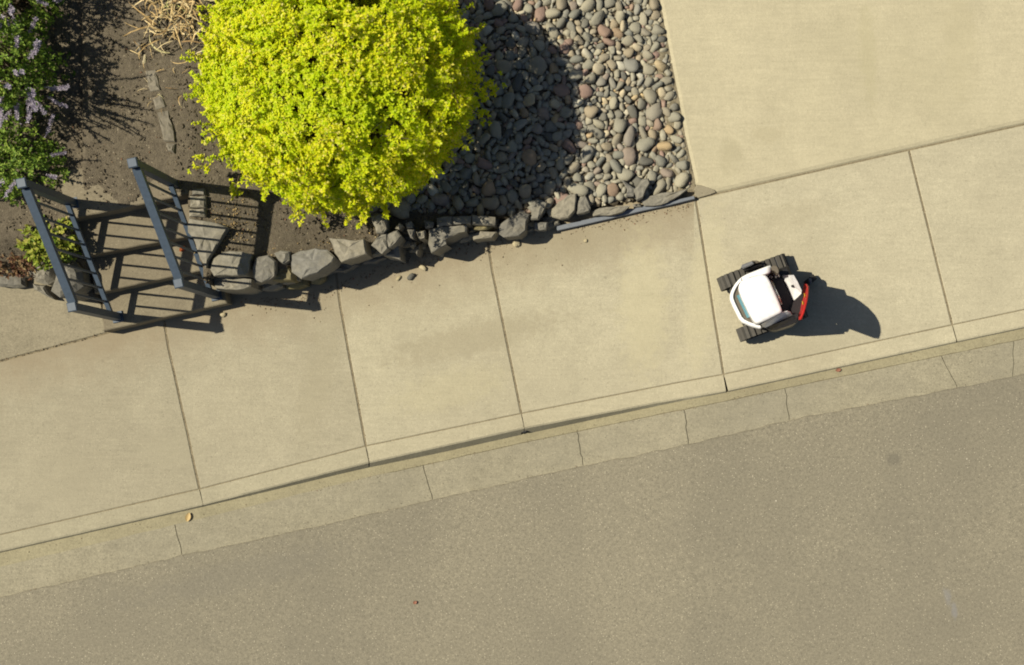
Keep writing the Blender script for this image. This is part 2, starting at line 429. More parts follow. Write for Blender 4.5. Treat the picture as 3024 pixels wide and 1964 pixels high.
for k in range(len(gj) - 1):
    (a0, a1), (b0, b1) = gj[k], gj[k + 1]
    gp = .75
    P = []
    n = max(4, int((b0 - a0) / 40))
    for i in range(n + 1):
        u = a0 + gp + (b0 - a0 - 2 * gp) * i / n
        P.append((u, Kc(u) + (1.3 if u > 1150 else -1.5) + mnoise.noise(Vector((u * .03, 9.1, 0))) * 2, zg(u) + .002))
    for i in range(1, 8):
        t = i / 8; u = b0 + (b1 - b0) * t; v = Kc(b0) + (Gl(b1) - Kc(b0)) * t; P.append((u - gp + jit(u, v, k + 1, 5), v, zg(u) + .002))
    for i in range(n + 1):
        u = b1 - gp - (b1 - a1 - 2 * gp) * i / n; P.append((u, Gl(u) + 8, zg(u) + .004))
    for i in range(1, 8):
        t = 1 - i / 8; u = a0 + (a1 - a0) * t; v = Kc(a0) + (Gl(a1) - Kc(a0)) * t; P.append((u + gp + jit(u, v, k, 5), v, zg(u) + .002))
    W3 = [at(*p) for p in P]
    zm = {(round(p[0], 6), round(p[1], 6)): p[2] for p in W3}
    def zf(x, y, W3=W3):
        q = min(W3, key=lambda p: (p[0] - x) ** 2 + (p[1] - y) ** 2); return q[2]
    Vp, Fp = prism([p[:2] for p in W3], -.2, zf, .002)
    mk('gutter_panel', Vp, Fp, 'gutter', gut)

# ------------------------------------------------------------------ sidewalk and kerb
JT = [(-1500, -1360), (-820, -690), (-160, -40), (480, 600), (990, 1090), (1437, 1549), (2055, 2145), (2685, 2825), (3310, 3460), (3950, 4100), (4700, 4850)]
def jline(j):
    a, b = Vector((j[0], I_(j[0]))), Vector((j[1], K1(j[1])))
    lo, hi = .5, 1.0
    for _ in range(30):
        m = (lo + hi) / 2; p = a.lerp(b, m)
        if p.y < K0(p.x): lo = m
        else: hi = m
    return a, a.lerp(b, lo), b
walk = tag(empty('sidewalk', (*G(1500, 1000), 0)), kind='structure')
Vb = []
pts = [G(U0, I_(U0) - 40), G(U0, K0(U0) + 6), G(U1, K0(U1) + 6), G(U1, I_(U1) - 40)]
us2 = np.arange(-2000, 5001, 100.0)
V = []; F = []
for u in us2:
    for v in (I_(u) - 60, K0(u) + 10): V.append((*G(u, v), -.0055))
for i in range(len(us2) - 1): F.append((2 * i, 2 * i + 1, 2 * i + 3, 2 * i + 2))
mk('joint_fill', V, F, 'joint', walk)
kerb = tag(empty('kerb', (*G(1500, 1280), 0)), kind='structure')
HOLE = (1536, 1566)
for k in range(len(JT) - 1):
    A, B = jline(JT[k]), jline(JT[k + 1])
    g = 1.7
    P = []
    n = 8
    gi = .75
    for i in range(n + 1):
        u = A[0].x + g + (B[0].x - A[0].x - 2 * g) * i / n; P.append(G(u, I_(u) + 1 + (0 if u > 2040 or u < 340 else -30)))
    for i in range(1, 6):
        p = B[0].lerp(B[1], i / 6); P.append(G(p.x - g + jit(p.x, p.y, 2 * k, .8), p.y))
    for i in range(n + 1):
        u = B[1].x - g - (B[1].x - A[1].x - 2 * g) * i / n; P.append(G(u, K0(u) - gi + jit(u, 0, 3, .6)))
    for i in range(1, 6):
        p = A[1].lerp(A[0], i / 6); P.append(G(p.x + g + jit(p.x, p.y, 2 * k - 2, .8), p.y))
    Vp, Fp = prism(P, -.12, 0.0, .008)
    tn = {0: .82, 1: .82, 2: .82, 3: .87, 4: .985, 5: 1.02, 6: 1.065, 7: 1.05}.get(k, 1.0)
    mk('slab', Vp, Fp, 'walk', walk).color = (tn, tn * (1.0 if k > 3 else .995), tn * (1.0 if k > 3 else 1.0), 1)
    # kerb section with battered face
    a, b = A[1].x + 1.5, B[1].x - 1.5
    sp = list(np.linspace(a, b, 24))
    for h in (1530, HOLE[0], 1541, 1546, 1551, 1556, 1561, HOLE[1], 1572):
        if a < h < b: sp.append(h)
    sp = sorted(sp); V = []; F = []; pr = 8
    for u in sp:
        # the kerb follows the joint's slant: shift u with row
        sl_ = lambda r: u + (B[2].x - B[1].x) * r
        z2 = zg(u); q = sl_(1)
        bump_ = mnoise.noise(Vector((u * .02, 5, 0))) * .8
        # arch of the weep hole
        hf = .0
        if HOLE[0] <= q <= HOLE[1]:
            t = (q - 1551) / 15.0; hf = .62 * math.sqrt(max(0, 1 - t * t))
        V.append((*G(u, K0(u) + gi), -.14)); V.append((*G(u, K0(u) + gi), -.003)); V.append((*G(u + .1, K0(u) + gi + 1.5), 0))
        V.append((*G(q, K1(q) - 5 + bump_), -.000)); V.append(at(q, K1(q) + bump_, -.010 if abs(z2) > .05 else -.006))
        zt = -.010 + (z2 + .010) * (1 - hf)   # top of hole on the face
        vt = K1(q) + dK2(q) * (1 - hf)
        V.append(at(q, vt, zt)); V.append(at(q, K2(q), z2)); V.append(at(q, K2(q), z2 - .08))
    m = len(sp)
    hole_cols = [i for i in range(m - 1) if HOLE[0] - 1 < sp[i] + (B[2].x - B[1].x) < HOLE[1] - .5]
    for i in range(m - 1):
        for r in range(pr - 1):
            if r == 5 and i in hole_cols: continue
            F.append((i * pr + r, i * pr + r + 1, (i + 1) * pr + r + 1, (i + 1) * pr + r))
    F.append(tuple(range(pr - 1, -1, -1))); F.append(tuple((m - 1) * pr + r for r in range(pr)))
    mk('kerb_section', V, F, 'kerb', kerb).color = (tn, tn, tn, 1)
# dark pocket of the weep hole (a pipe mouth inside the kerb)
V, F = tube([at(1551, K2(1551) - 5, -.085), at(1547, K1(1551) - 40, -.085)], .036, 12)
F = [f[::-1] for f in F[:-2]] + [F[-1]]
mk('drain_pipe', V, F, 'black', kerb)

# driveway
zd = lambda x, y: .014 + max(0, (y - G(0, I_(CU + x * S))[1])) * .035
P = []
dl = [(2052, 545), (2020, 400), (2003, 300), (1975, 160), (1945, 0), (1900, -240), (1800, -800)]
for u in np.linspace(4600, 2120, 26): P.append(G(u, I_(u) - 3))
P.append(G(2085, 566)); 
for u, v in dl: P.append(G(u, v))
P.append(G(4600, -1400))
n = len(P)
Vp = []; Fp = []
P = ccw(P); Q = inset(P, .010); Q2 = inset(P, .034)
Vp = [(x, y, -.2) for x, y in P] + [(x, y, zd(x, y) - .019) for x, y in P] + [(x, y, zd(x, y) - .009) for x, y in Q] + [(x, y, zd(x, y)) for x, y in Q2]
for r in range(3):
    for i in range(n):
        j = (i + 1) % n; Fp.append((r * n + i, r * n + j, (r + 1) * n + j, (r + 1) * n + i))
Fp.append(tuple(range(3 * n, 4 * n)))
drive = mk('driveway', Vp, Fp, 'drive'); tag(drive, kind='structure')
Vp, Fp = prism(chaikin([G(2050, 546), G(2075, 548), G(2122, 566), G(2090, 578), G(2052, 588)], 1), -.1, .017, .004)
tag(mk('mortar_patch', Vp, Fp, 'pad', drive))

# concrete pad left of the steps
P = [G(u, I_(u) - 2 + jit(u, 0, 8, 1.5)) for u in np.linspace(-1900, 312, 30)] + [G(300, 900), G(200, 800), G(-1900, 1000)]
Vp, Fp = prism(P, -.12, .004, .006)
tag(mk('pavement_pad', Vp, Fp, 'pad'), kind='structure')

# ------------------------------------------------------------------ garden terrain
wallmid = [(640, 800, .5), (740, 800, .5), (820, 800, .48), (920, 775, .45), (1020, 735, .42), (1110, 715, .38), (1190, 695, .33),
           (1320, 665, .27), (1430, 650, .22), (1540, 640, .18), (1640, 628, .12), (1760, 612, .07), (1900, 590, .04), (2050, 560, .02)]
REG = [(-2400, 830), (60, 815), (200, 838), (318, 900), (292, 678), (620, 610), (668, 872)]
REG += [tru(*p) for p in wallmid]
REG += [(2045, 520), (2018, 400), (2001, 300), (1973, 160), (1943, 0), (1898, -240), (1800, -800), (-2400, -1200)]
RG = np.array(REG)
def inreg(u, v):
    x, y = RG[:, 0], RG[:, 1]; x2, y2 = np.roll(x, -1), np.roll(y, -1)
    ins = np.zeros(np.shape(u), bool)
    for a, b, c, d in zip(x, y, x2, y2):
        cond = ((b > v) != (d > v))
        xi = (c - a) * (v - b) / ((d - b) if abs(d - b) > 1e-9 else 1e-9) + a
        ins ^= cond & (u < xi)
    return ins
hzu = poly([(-3000, .6), (640, .56), (800, .47), (950, .41), (1100, .34), (1300, .25), (1500, .165), (1700, .09), (1900, .045), (2060, .02)])
wallv = poly([(a, b) for a, b, c in [(*tru(*p), 0) for p in wallmid]])
drl = poly([(-800, 1800), (-240, 1898), (0, 1943), (160, 1973), (300, 2001), (400, 2018), (560, 2046)])
def hz(u, v):
    if u < 335:
        f = min(1, max(0, (v - 730) / 120.0)); return .6 - .36 * f
    d = max(0, (wallv(max(u, 650)) - v)) / S
    if u > 1650:
        dr_ = drl(v); e2 = min(1, max(0, (dr_ - u) / 260)); x_, y_ = G(dr_, v); zz = zd(x_, y_) - .022
        return e2 * (hzu(u) + min(.09, .09 * d)) + (1 - e2) * zz
    e = min(1, max(0, (1900 - u) / 700))
    return hzu(u) + min(.09, .09 * d) * (.6 + .4 * e)
def hzn(u, v):
    return hz(u, v) + mnoise.noise(Vector((u * .012, v * .012, 1))) * .015 + mnoise.noise(Vector((u * .06, v * .06, 2))) * .006
gu = np.concatenate([np.arange(-2200, -200, 60.0), np.arange(-200, 2110, 9.0)])
gv = np.concatenate([np.arange(-1000, -250, 60.0), np.arange(-250, 960, 9.0)])
UU, VV = np.meshgrid(gu, gv, indexing='ij')
INS = inreg(UU, VV)
V = np.zeros((UU.size, 3)); k = 0
for i in range(len(gu)):
    for j in range(len(gv)):
        u, v = gu[i], gv[j]; x, y = G(u, v)
        V[k] = (x, y, hzn(u, v) if INS[i, j] else -.18); k += 1
nv = len(gv); ii, jj = np.meshgrid(np.arange(len(gu) - 1), np.arange(nv - 1), indexing='ij')
a = (ii * nv + jj).ravel(); F = np.stack([a, a + 1, a + nv + 1, a + nv], 1)[:, ::-1]
keep = (V[F][:, :, 2].max(1) > -.1)
F = F[keep]
used = np.unique(F); remap = -np.ones(len(V), int); remap[used] = np.arange(len(used))
terr = mk('garden_ground', V[used], remap[F][:, ::-1].copy(), 'soil', smooth=True); tag(terr, kind='structure')

# ------------------------------------------------------------------ steps
L1 = [((326, 982), (687, 900)), ((322, 878), (655, 806)), ((307, 778), (640, 715)), ((293, 682), (632, 610)), ((262, 545), (612, 500))]
stairs = empty('garden_steps', (*G(480, 800), 0), 'weathered beige concrete steps rising from the sidewalk between the two blue-grey railings', 'steps')
for k in range(4):
    (l, r), (l2, r2) = L1[k], L1[k + 1]
    ov = 14 if k < 3 else 0
    P = []
    for i in range(13):
        t = i / 12; u = l[0] + (r[0] - l[0]) * t; v = l[1] + (r[1] - l[1]) * t
        P.append(G(u, v + jit(u, v, k, 1.5)))
    rr = (r2[0] + 10, r2[1] - ov); ll = (l2[0], l2[1] - ov)
    P += [G(*rr), G(*ll)]
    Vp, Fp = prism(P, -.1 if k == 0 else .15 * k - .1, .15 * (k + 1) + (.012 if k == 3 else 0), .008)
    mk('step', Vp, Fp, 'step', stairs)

# ------------------------------------------------------------------ railings
def railing(name, A, B, zA, zB, label):
    """A,B plan pixels of upper / lower post; zA,zB their foot heights"""
    a = Vector((*G(*A), 0)); b = Vector((*G(*B), 0))
    root = empty(name, (b.x, b.y, zB), label, 'railing', 'stair railings')
    hp = .91; d2 = (b - a).normalized()
    for p, z in ((a, zA), (b, zB)):
        V, F = bar((p.x, p.y, z - .02), (p.x, p.y, z + hp - .02), .055, .055, up=(d2.x, d2.y, 0)); mk('post', V, F, 'rail', root)
        V, F = prism([(p.x + d2.x * i * .034 - d2.y * j * .034, p.y + d2.y * i * .034 + d2.x * j * .034) for i, j in ((-1, -1), (1, -1), (1, 1), (-1, 1))], z + hp - .02, z + hp, .006)
        mk('post_cap', V, F, 'rail', root)
    for p, z in ((a, zA), (b, zB)):
        V, F = prism([(p.x + d2.x * i * .042 - d2.y * j * .042, p.y + d2.y * i * .042 + d2.x * j * .042) for i, j in ((-1, -1), (1, -1), (1, 1), (-1, 1))], z - .01, z + .014, .003)
        mk('base_plate', V, F, 'rail', root)
    def pt(t, h): p = a.lerp(b, t); return (p.x, p.y, zA + (zB - zA) * t + h)
    e = .03
    V, F = bar(pt(e, .845), pt(1 - e, .845), .058, .05); mk('top_rail', V, F, 'rail', root)
    V, F = bar(pt(e, .13), pt(1 - e, .13), .032, .035); mk('bottom_rail', V, F, 'rail', root)
    for k in range(7):
        t = (k + 1) / 8
        V, F = bar(pt(t, .14), pt(t, .83), .014, .014, up=(d2.x, d2.y, 0)); mk('baluster', V, F, 'rail', root)
railing('stair_railing', tru(62, 540, 1.51), tru(211, 906, 1.06), .6, .15, 'blue-grey metal stair railing nearest the flowering shrub and left boulder')
railing('stair_railing', tru(390, 480, 1.51), tru(526, 836, 1.06), .6, .15, 'blue-grey metal stair railing on the side of the golden bush')

# ------------------------------------------------------------------ stones
def rockverts(Pw, zt, zb, seed, bev=.02, tilt=.05, flare=.93):
    """Pw closed outline (m), irregular block with chipped top"""
    r = random.Random(seed); Pw = ccw(Pw)
    Q = []
    n0 = len(Pw)
    for i in range(n0):
        a, b = Pw[i], Pw[(i + 1) % n0]; L = math.dist(a, b); m = max(1, int(L / .045))
        for k in range(m):
            t = k / m; j = 0 if k == 0 else (r.random() - .5) * .014
            Q.append((a[0] + (b[0] - a[0]) * t + j, a[1] + (b[1] - a[1]) * t + (r.random() - .5) * .014 * (k > 0)))
    n = len(Q); cx = sum(p[0] for p in Q) / n; cy = sum(p[1] for p in Q) / n
    tx, ty = (r.random() - .5) * 2 * tilt, (r.random() - .5) * 2 * tilt
    zz = lambda x, y: zt + (x - cx) * tx + (y - cy) * ty
    V = []; F = []
    size = max(math.dist(p, (cx, cy)) for p in Q); s1 = max(.55, 1 - bev / size)
    for s, dz, jz in ((flare, None, 0), (1.0, -bev * 1.1, .018), (s1, -bev * .2, .012), (s1 * .55, .004, .016)):
        for x, y in Q:
            X, Y = cx + (x - cx) * s, cy + (y - cy) * s
            z = zb if dz is None else zz(X, Y) + dz + (r.random() - .5) * jz
            V.append((X, Y, z))
    for k in range(3):
        for i in range(n):
            j = (i + 1) % n; F.append((k * n + i, k * n + j, (k + 1) * n + j, (k + 1) * n + i))
    V.append((cx, cy, zz(cx, cy) + (r.random() - .4) * .012)); c = len(V) - 1
    for i in range(n): F.append((3 * n + i, 3 * n + (i + 1) % n, c))
    return V, F
def z5(P): return [(500 + .2911 * x, 500 + .2911 * y) for x, y in P]
def z4(P): return [(1050 + .2731 * x, 500 + .2731 * y) for x, y in P]
def z2(P): return [(.388 * x, 400 + .388 * y) for x, y in P]
def ze(P): return [(1600 + .2353 * x, 480 + .2353 * y) for x, y in P]
wallo = empty('stone_wall', (*G(1150, 760), 0), 'low dry-stacked rough grey stone wall between the golden bush and the sidewalk', 'stone wall')
cheek = empty('stone_cheek', (*G(680, 780), 0), 'flat grey stones edging the steps beside the right railing', 'stone edging')
sd = 10
def stone(parent, P, zt, zb=-.02, mat='wall', **k):
    global sd; sd += 1
    V, F = rockverts([at(u, v, zt)[:2] for u, v in P], zt, zb, sd, **k)
    return mk('stone', V, F, mat, parent)
# edging of the steps
for P, zt in (([(225, 190), (357, 188), (362, 262), (222, 264)], .635), ([(205, 268), (362, 268), (362, 388), (200, 392)], .635), ([(198, 396), (362, 394), (360, 482), (196, 476)], .63),
              ([(195, 486), (480, 545), (592, 588), (545, 660), (430, 850), (380, 935), (368, 1000), (310, 900), (240, 700), (188, 640)], .61),
              ([(400, 1000), (440, 900), (540, 835), (730, 836), (830, 860), (775, 1075), (640, 1080), (450, 1085)], .57),
              ([(440, 1100), (560, 1085), (720, 1100), (830, 1110), (820, 1190), (690, 1225), (480, 1222), (440, 1160)], .42)):
    stone(cheek, z5(P), zt, zt - .3 if zt > .6 else 0, tilt=.02, bev=.012)
top = [(z5([(835, 1010), (880, 890), (1010, 870), (1080, 930), (1060, 1080), (1000, 1120), (930, 1145), (850, 1110)]), .52, 'wall'),
       (z5([(1060, 850), (1130, 820), (1220, 830), (1215, 920), (1150, 960), (1100, 920)]), .53, 'wall'),
       (z5([(1050, 965), (1200, 975), (1250, 1060), (1230, 1120), (1060, 1130), (1010, 1120), (1065, 1085)]), .42, 'mossy'),
       (z5([(1230, 870), (1330, 825), (1480, 795), (1600, 815), (1680, 890), (1650, 940), (1500, 1050), (1330, 1110), (1235, 1040)]), .5, 'wall'),
       (z5([(1610, 690), (1760, 700), (1900, 720), (1980, 705), (2000, 860), (1880, 900), (1740, 940), (1670, 850)]), .48, 'wall'),
       (z4([(165, 820), (250, 700), (340, 690), (350, 860), (280, 915)]), .45, 'wall'),
       (z4([(335, 690), (450, 655), (490, 720), (380, 845), (352, 850)]), .44, 'wall'),
       (z4([(465, 810), (482, 975), (300, 935), (390, 880)]), .30, 'wall'),
       (z4([(165, 500), (240, 470), (320, 500), (330, 640), (290, 690), (225, 690)]), .50, 'wall'),
       (z4([(425, 640), (470, 575), (505, 600), (470, 650)]), .42, 'wall'), (z4([(530, 575), (600, 560), (612, 630), (550, 635)]), .40, 'wall'),
       (z4([(556, 650), (640, 648), (622, 750), (590, 740)]), .38, 'wall'), (z4([(650, 665), (750, 658), (742, 740), (680, 752)]), .37, 'wall'),
       (z4([(740, 545), (840, 570), (830, 625), (750, 632)]), .40, 'wall'), (z4([(578, 790), (650, 780), (650, 830), (590, 840)]), .25, 'wall'),
       (z4([(628, 850), (690, 810), (690, 860), (662, 935)]), .22, 'wall'),
       (z4([(788, 650), (870, 625), (1000, 612), (1200, 600), (1195, 670), (1000, 740), (910, 780), (980, 812), (850, 890), (815, 905), (780, 800)]), .35, 'wall'),
       (z4([(875, 525), (1035, 505), (1040, 600), (880, 622)]), .38, 'wall'), (z4([(1045, 512), (1245, 502), (1240, 590), (1050, 598)]), .36, 'wall'),
       (z4([(1250, 485), (1390, 500), (1508, 515), (1505, 600), (1380, 604), (1255, 592)]), .34, 'wall'),
       (z4([(1270, 650), (1290, 612), (1480, 616), (1420, 650)]), .27, 'mossy'), (z4([(1258, 705), (1340, 662), (1530, 675), (1480, 740), (1270, 765)]), .22, 'wall'),
       (z4([(1555, 600), (1640, 530), (1780, 450), (1885, 480), (1845, 560), (1840, 660), (1770, 720), (1600, 735), (1550, 700)]), .27, 'wall'),
       (z4([(1850, 410), (1960, 310), (2080, 360), (2030, 440), (1970, 540), (1890, 545), (1900, 460)]), .23, 'wall'),
       (z4([(1915, 560), (2080, 570), (2060, 650), (1930, 650)]), .14, 'wall'),
       (ze([(105, 590), (210, 490), (330, 400), (430, 385), (420, 600), (330, 690), (230, 710), (125, 680)]), .17, 'wall'),
       (ze([(440, 480), (545, 400), (612, 570), (600, 610), (440, 645)]), .15, 'wall'),
       (ze([(630, 610), (720, 570), (1000, 540), (1110, 540), (1020, 620), (800, 665), (640, 670)]), .10, 'wall'),
       (ze([(1240, 480), (1300, 430), (1430, 400), (1740, 350), (1840, 330), (1740, 410), (1500, 530), (1290, 545)]), .08, 'wall'),
       (ze([(1140, 520), (1240, 505), (1250, 555), (1150, 560)]), .06, 'wall'),
       (ze([(140, 735), (220, 720), (230, 770), (150, 800)]), .07, 'wall'),
       (ze([(1000, 210), (1180, 330), (1150, 420), (1060, 420), (1070, 330)]), .13, 'wall'),
       (ze([(1150, 340), (1260, 200), (1340, 195), (1360, 250), (1270, 440), (1190, 480)]), .14, 'wall')]
for P, zt, m in top: stone(wallo, P, zt + .015, max(-.02, zt - .32), m, tilt=.08, bev=.013, flare=.88)
# lower courses of the wall face (mostly in shade)
r2 = random.Random(4)
for lay, (zf_, off) in enumerate(((.62, 14), (.32, 30))):
    u = 700
    while u < 1600:
        w = r2.uniform(45, 95); zt = max(.06, hzu(u) * zf_ + r2.uniform(-.02, .02))
        vb = wallv(u + w / 2) + off + 16; h = r2.uniform(34, 46)
        P = [(u, vb - h + 12), (u + w * .5, vb - h), (u + w, vb - h + 4 - w * .1), (u + w - 3, vb + r2.uniform(-8, 2) - w * .22), (u + w * .55, vb + 3 - w * .1), (u + 4, vb + r2.uniform(-6, 3))]
        sd += 1
        V, F = rockverts([G(a, b) for a, b in P], zt, -.02, sd, bev=.025, tilt=.15); mk('stone', V, F, 'mossy' if r2.random() < .15 else 'wall', wallo)
        u += w + 3
# boulder left of the steps and its neighbours
bl = empty('boulder', (*G(190, 850), 0), 'big cracked grey boulder beside the left railing foot', 'boulder')
def bstone(name, P, zt, zb, parent, mat='wall', **k):
    global sd; sd += 1
    V, F = rockverts([at(u, v, zt)[:2] for u, v in P], zt, zb, sd, **k); return mk(name, V, F, mat, parent)
bstone('stone_body', z2([(190, 1030), (225, 955), (300, 935), (400, 930), (420, 1010), (395, 1100), (340, 1130), (250, 1110)]), .44, -.03, bl, bev=.05, tilt=.1)
bstone('stone_body', z2([(405, 935), (500, 915), (560, 960), (600, 1030), (612, 1140), (520, 1200), (440, 1230), (370, 1180), (400, 1100), (425, 1010)]), .50, -.03, bl, bev=.05, tilt=.15)
bstone('stone_body', z2([(240, 1125), (340, 1135), (370, 1190), (410, 1250), (330, 1215), (250, 1170)]), .10, -.03, bl, bev=.03, tilt=.1)
o = bstone('flat_rock', z2([(-60, 900), (60, 880), (140, 960), (180, 1060), (180, 1150), (110, 1160), (-60, 1140)]), .10, -.03, None, bev=.03)
tag(o, 'flat weathered rock half cut by the left picture edge, next to the boulder', 'rock')
# edging stones of the path at the top
pe = empty('path_edging', at(470, 330, .6), 'row of flat grey stones edging the dirt path left of the golden bush', 'stone edging')
def z3(P): return [(.3235 * x, .3235 * y) for x, y in P]
for P in ([(1235, 390), (1285, 385), (1300, 490), (1250, 500)], [(1325, 650), (1420, 640), (1470, 830), (1370, 850)], [(1380, 880), (1475, 860), (1520, 980), (1415, 1010)],
          [(1430, 1020), (1535, 1000), (1590, 1200), (1600, 1300), (1490, 1290), (1460, 1150)], [(1510, 1305), (1605, 1310), (1590, 1400), (1530, 1380)]):
    sd += 1
    Pq = [at(u, v, .66)[:2] for u, v in z3(P)]; qx, qy = Pq[0]; zz_ = hz(CU + qx * S, CV - qy * S) + .016
    V, F = rockverts(Pq, zz_, .5, sd, bev=.012, tilt=.02); mk('stone', V, F, 'pathst', pe)
# grey edging board
V, F = [], []
pa, pb = (1640, 672), (2052, 588)
P = [at(1640, 668, .05)[:2], at(1700, 655, .05)[:2], at(1800, 632, .05)[:2], at(1900, 609, .05)[:2], at(1980, 594, .05)[:2], at(2050, 578, .05)[:2],
     at(2052, 587, .05)[:2], at(1980, 605, .05)[:2], at(1900, 622, .05)[:2], at(1800, 646, .05)[:2], at(1700, 669, .05)[:2], at(1646, 681, .05)[:2]]
V, F = prism(P, -.02, .05, .003)
o = mk('edging_board', V, F, 'edging'); tag(o, 'thin blue-grey edging board along the foot of the cobbles by the driveway corner', 'edging')

# ------------------------------------------------------------------ river cobbles
import bmesh
def pebble_mesh(seed, sub=2):
    bm = bmesh.new(); bmesh.ops.create_icosphere(bm, subdivisions=sub, radius=1)
    r = random.Random(seed); o = Vector((r.random() * 50, r.random() * 50, r.random() * 50))
    for v in bm.verts:
        p = v.co.copy(); k = 1 + .55 * mnoise.noise(p * .85 + o) + .13 * mnoise.noise(p * 2.1 + o)
        sq = (abs(p.x) ** 5 + abs(p.y) ** 5 + abs(p.z) ** 5) ** (-1 / 5)
        v.co = p * k * (.5 * sq + .5)
    me = bpy.data.meshes.new('cobble'); bm.to_mesh(me); bm.free()
    me.polygons.foreach_set('use_smooth', [True] * len(me.polygons)); return me
pm = [pebble_mesh(i) for i in range(16)]
for m in pm: m.materials.append(M['cobble'])
bedv = tag(empty('cobble_bed', at(1700, 300, .1)), kind='structure')
gravleft = poly([(-900, 1300), (0, 1250), (300, 1200), (600, 1120), (760, 1180)])    # left limit as function of v
dright = poly([(-800, 1800), (-240, 1898), (0, 1943), (160, 1973), (300, 2001), (400, 2018), (560, 2046)])
cells = {}
placed = []
def tryplace(n, smin, smax, gap, rr):
    for _ in range(n):
        v = rr.uniform(-420, 640); u = rr.uniform(1130, 2050)
        if u < gravleft(v) or u > dright(v) - 6: continue
        if v > wallv(u) - (2 if u < 1640 else 14): continue
        s = rr.uniform(smin, smax); e = rr.uniform(.50, .92)
        rad = s * math.sqrt(e)
        if u > dright(v) - rad + 3: continue
        ok = True
        ci, cj = int(u // 60), int(v // 60)
        for a in (-1, 0, 1):
            for b in (-1, 0, 1):
                for (pu, pv, pr_) in cells.get((ci + a, cj + b), ()):
                    if (pu - u) ** 2 + (pv - v) ** 2 < ((pr_ + rad) * gap) ** 2: ok = False; break
                if not ok: break
            if not ok: break
        if ok:
            cells.setdefault((ci, cj), []).append((u, v, rad)); placed.append((u, v, s, e))
rc = random.Random(21)
tryplace(260, 20, 26, .92, rc); tryplace(3000, 14.5, 19, .88, rc); tryplace(16000, 10.5, 14.5, .82, rc); tryplace(30000, 6.5, 10, .78, rc)
big = [p for p in placed if -20 < p[1] < 640 and p[0] > 1330]
big = sorted(big, key=lambda p: -p[2])[:300]; bigset = set(big)
SV = []; SF = []
def rotz(a): return np.array([[math.cos(a), -math.sin(a), 0], [math.sin(a), math.cos(a), 0], [0, 0, 1]])
def rotx(a): return np.array([[1, 0, 0], [0, math.cos(a), -math.sin(a)], [0, math.sin(a), math.cos(a)]])
pmv = []
for m in pm:
    a = np.zeros(len(m.vertices) * 3); m.vertices.foreach_get('co', a); f = np.zeros(len(m.polygons) * 3, int); m.polygons.foreach_get('vertices', f)
    pmv.append((a.reshape(-1, 3), f.reshape(-1, 3)))
def addstuff(u, v, s, e, z, flat, r):
    i = r.randrange(len(pmv)); va, fa = pmv[i]
    sc = np.array([s / S, s * e / S, s * flat / S]); M3 = rotz(r.uniform(0, 6.28)) @ rotx(r.uniform(-.35, .35))
    x, y = G(u, v); SV.append((va * sc) @ M3.T + np.array([x, y, z])); return fa
nof = 0; FF = []
bedz = lambda u, v: hz(u, v)
for p in placed:
    u, v, s, e = p
    z = bedz(u, v) + s / S * rc.uniform(.25, .62)
    if p in bigset:
        o = link(bpy.data.objects.new('cobble', rc.choice(pm)))
        o.scale = (s / S, s * e / S, s * rc.uniform(.5, .7) / S)
        o.rotation_euler = (rc.uniform(-.5, .5), rc.uniform(-.5, .5), rc.uniform(0, 6.28))
        x, y = G(u, v); o.location = Vector((x, y, z)) - bedv.location; o.parent = bedv
    else:
        fa = addstuff(u, v, s, e, z, rc.uniform(.5, .75), rc); FF.append(fa + nof); nof += len(SV[-1])
# dusty dirt between the stones, thickest along the driveway
V = []; F = []; uu = np.arange(1140, 2056, 8.0); vv_ = np.arange(-420, 660, 8.0)
for u in uu:
    for v in vv_:
        e = max(0, 1 - (dright(v) - u) / 110); ok = dright(v) - 110 + 40 * mnoise.noise(Vector((0, v * .02, 3))) < u < dright(v) + 16 and v < wallv(u) + 6
        z = hz(u, v) + .004 + .030 * e * (.5 + mnoise.noise(Vector((u * .05, v * .05, 4)))) + .010 * mnoise.noise(Vector((u * .1, v * .1, 7)))
        if u > dright(v) - 9: z = min(z, hz(dright(v), v) + .012)
        V.append((*G(u, v), z if ok else -.15))
nn = len(vv_)
for i in range(len(uu) - 1):
    for j in range(nn - 1):
        q = (i * nn + j, i * nn + j + 1, (i + 1) * nn + j + 1, (i + 1) * nn + j)
        if max(V[t_][2] for t_ in q) > -.1: F.append(q[::-1])
mk('bed_soil', V, F, 'bed', bedv, smooth=True)
# small chips filling gaps
for _ in range(5200):
    v = rc.uniform(-300, 640); u = rc.uniform(1150, 2045)
    if u < gravleft(v) or u > dright(v) - 3 or v > wallv(u) - 4: continue
    s = rc.uniform(2.5, 7); fa = addstuff(u, v, s, rc.uniform(.5, .95), bedz(u, v) + .006, rc.uniform(.4, .7), rc); FF.append(fa + nof); nof += len(SV[-1])
o = mk('small_cobbles', np.concatenate(SV), np.concatenate(FF), 'cobble_s', bedv, smooth=True); tag(o, kind='stuff')

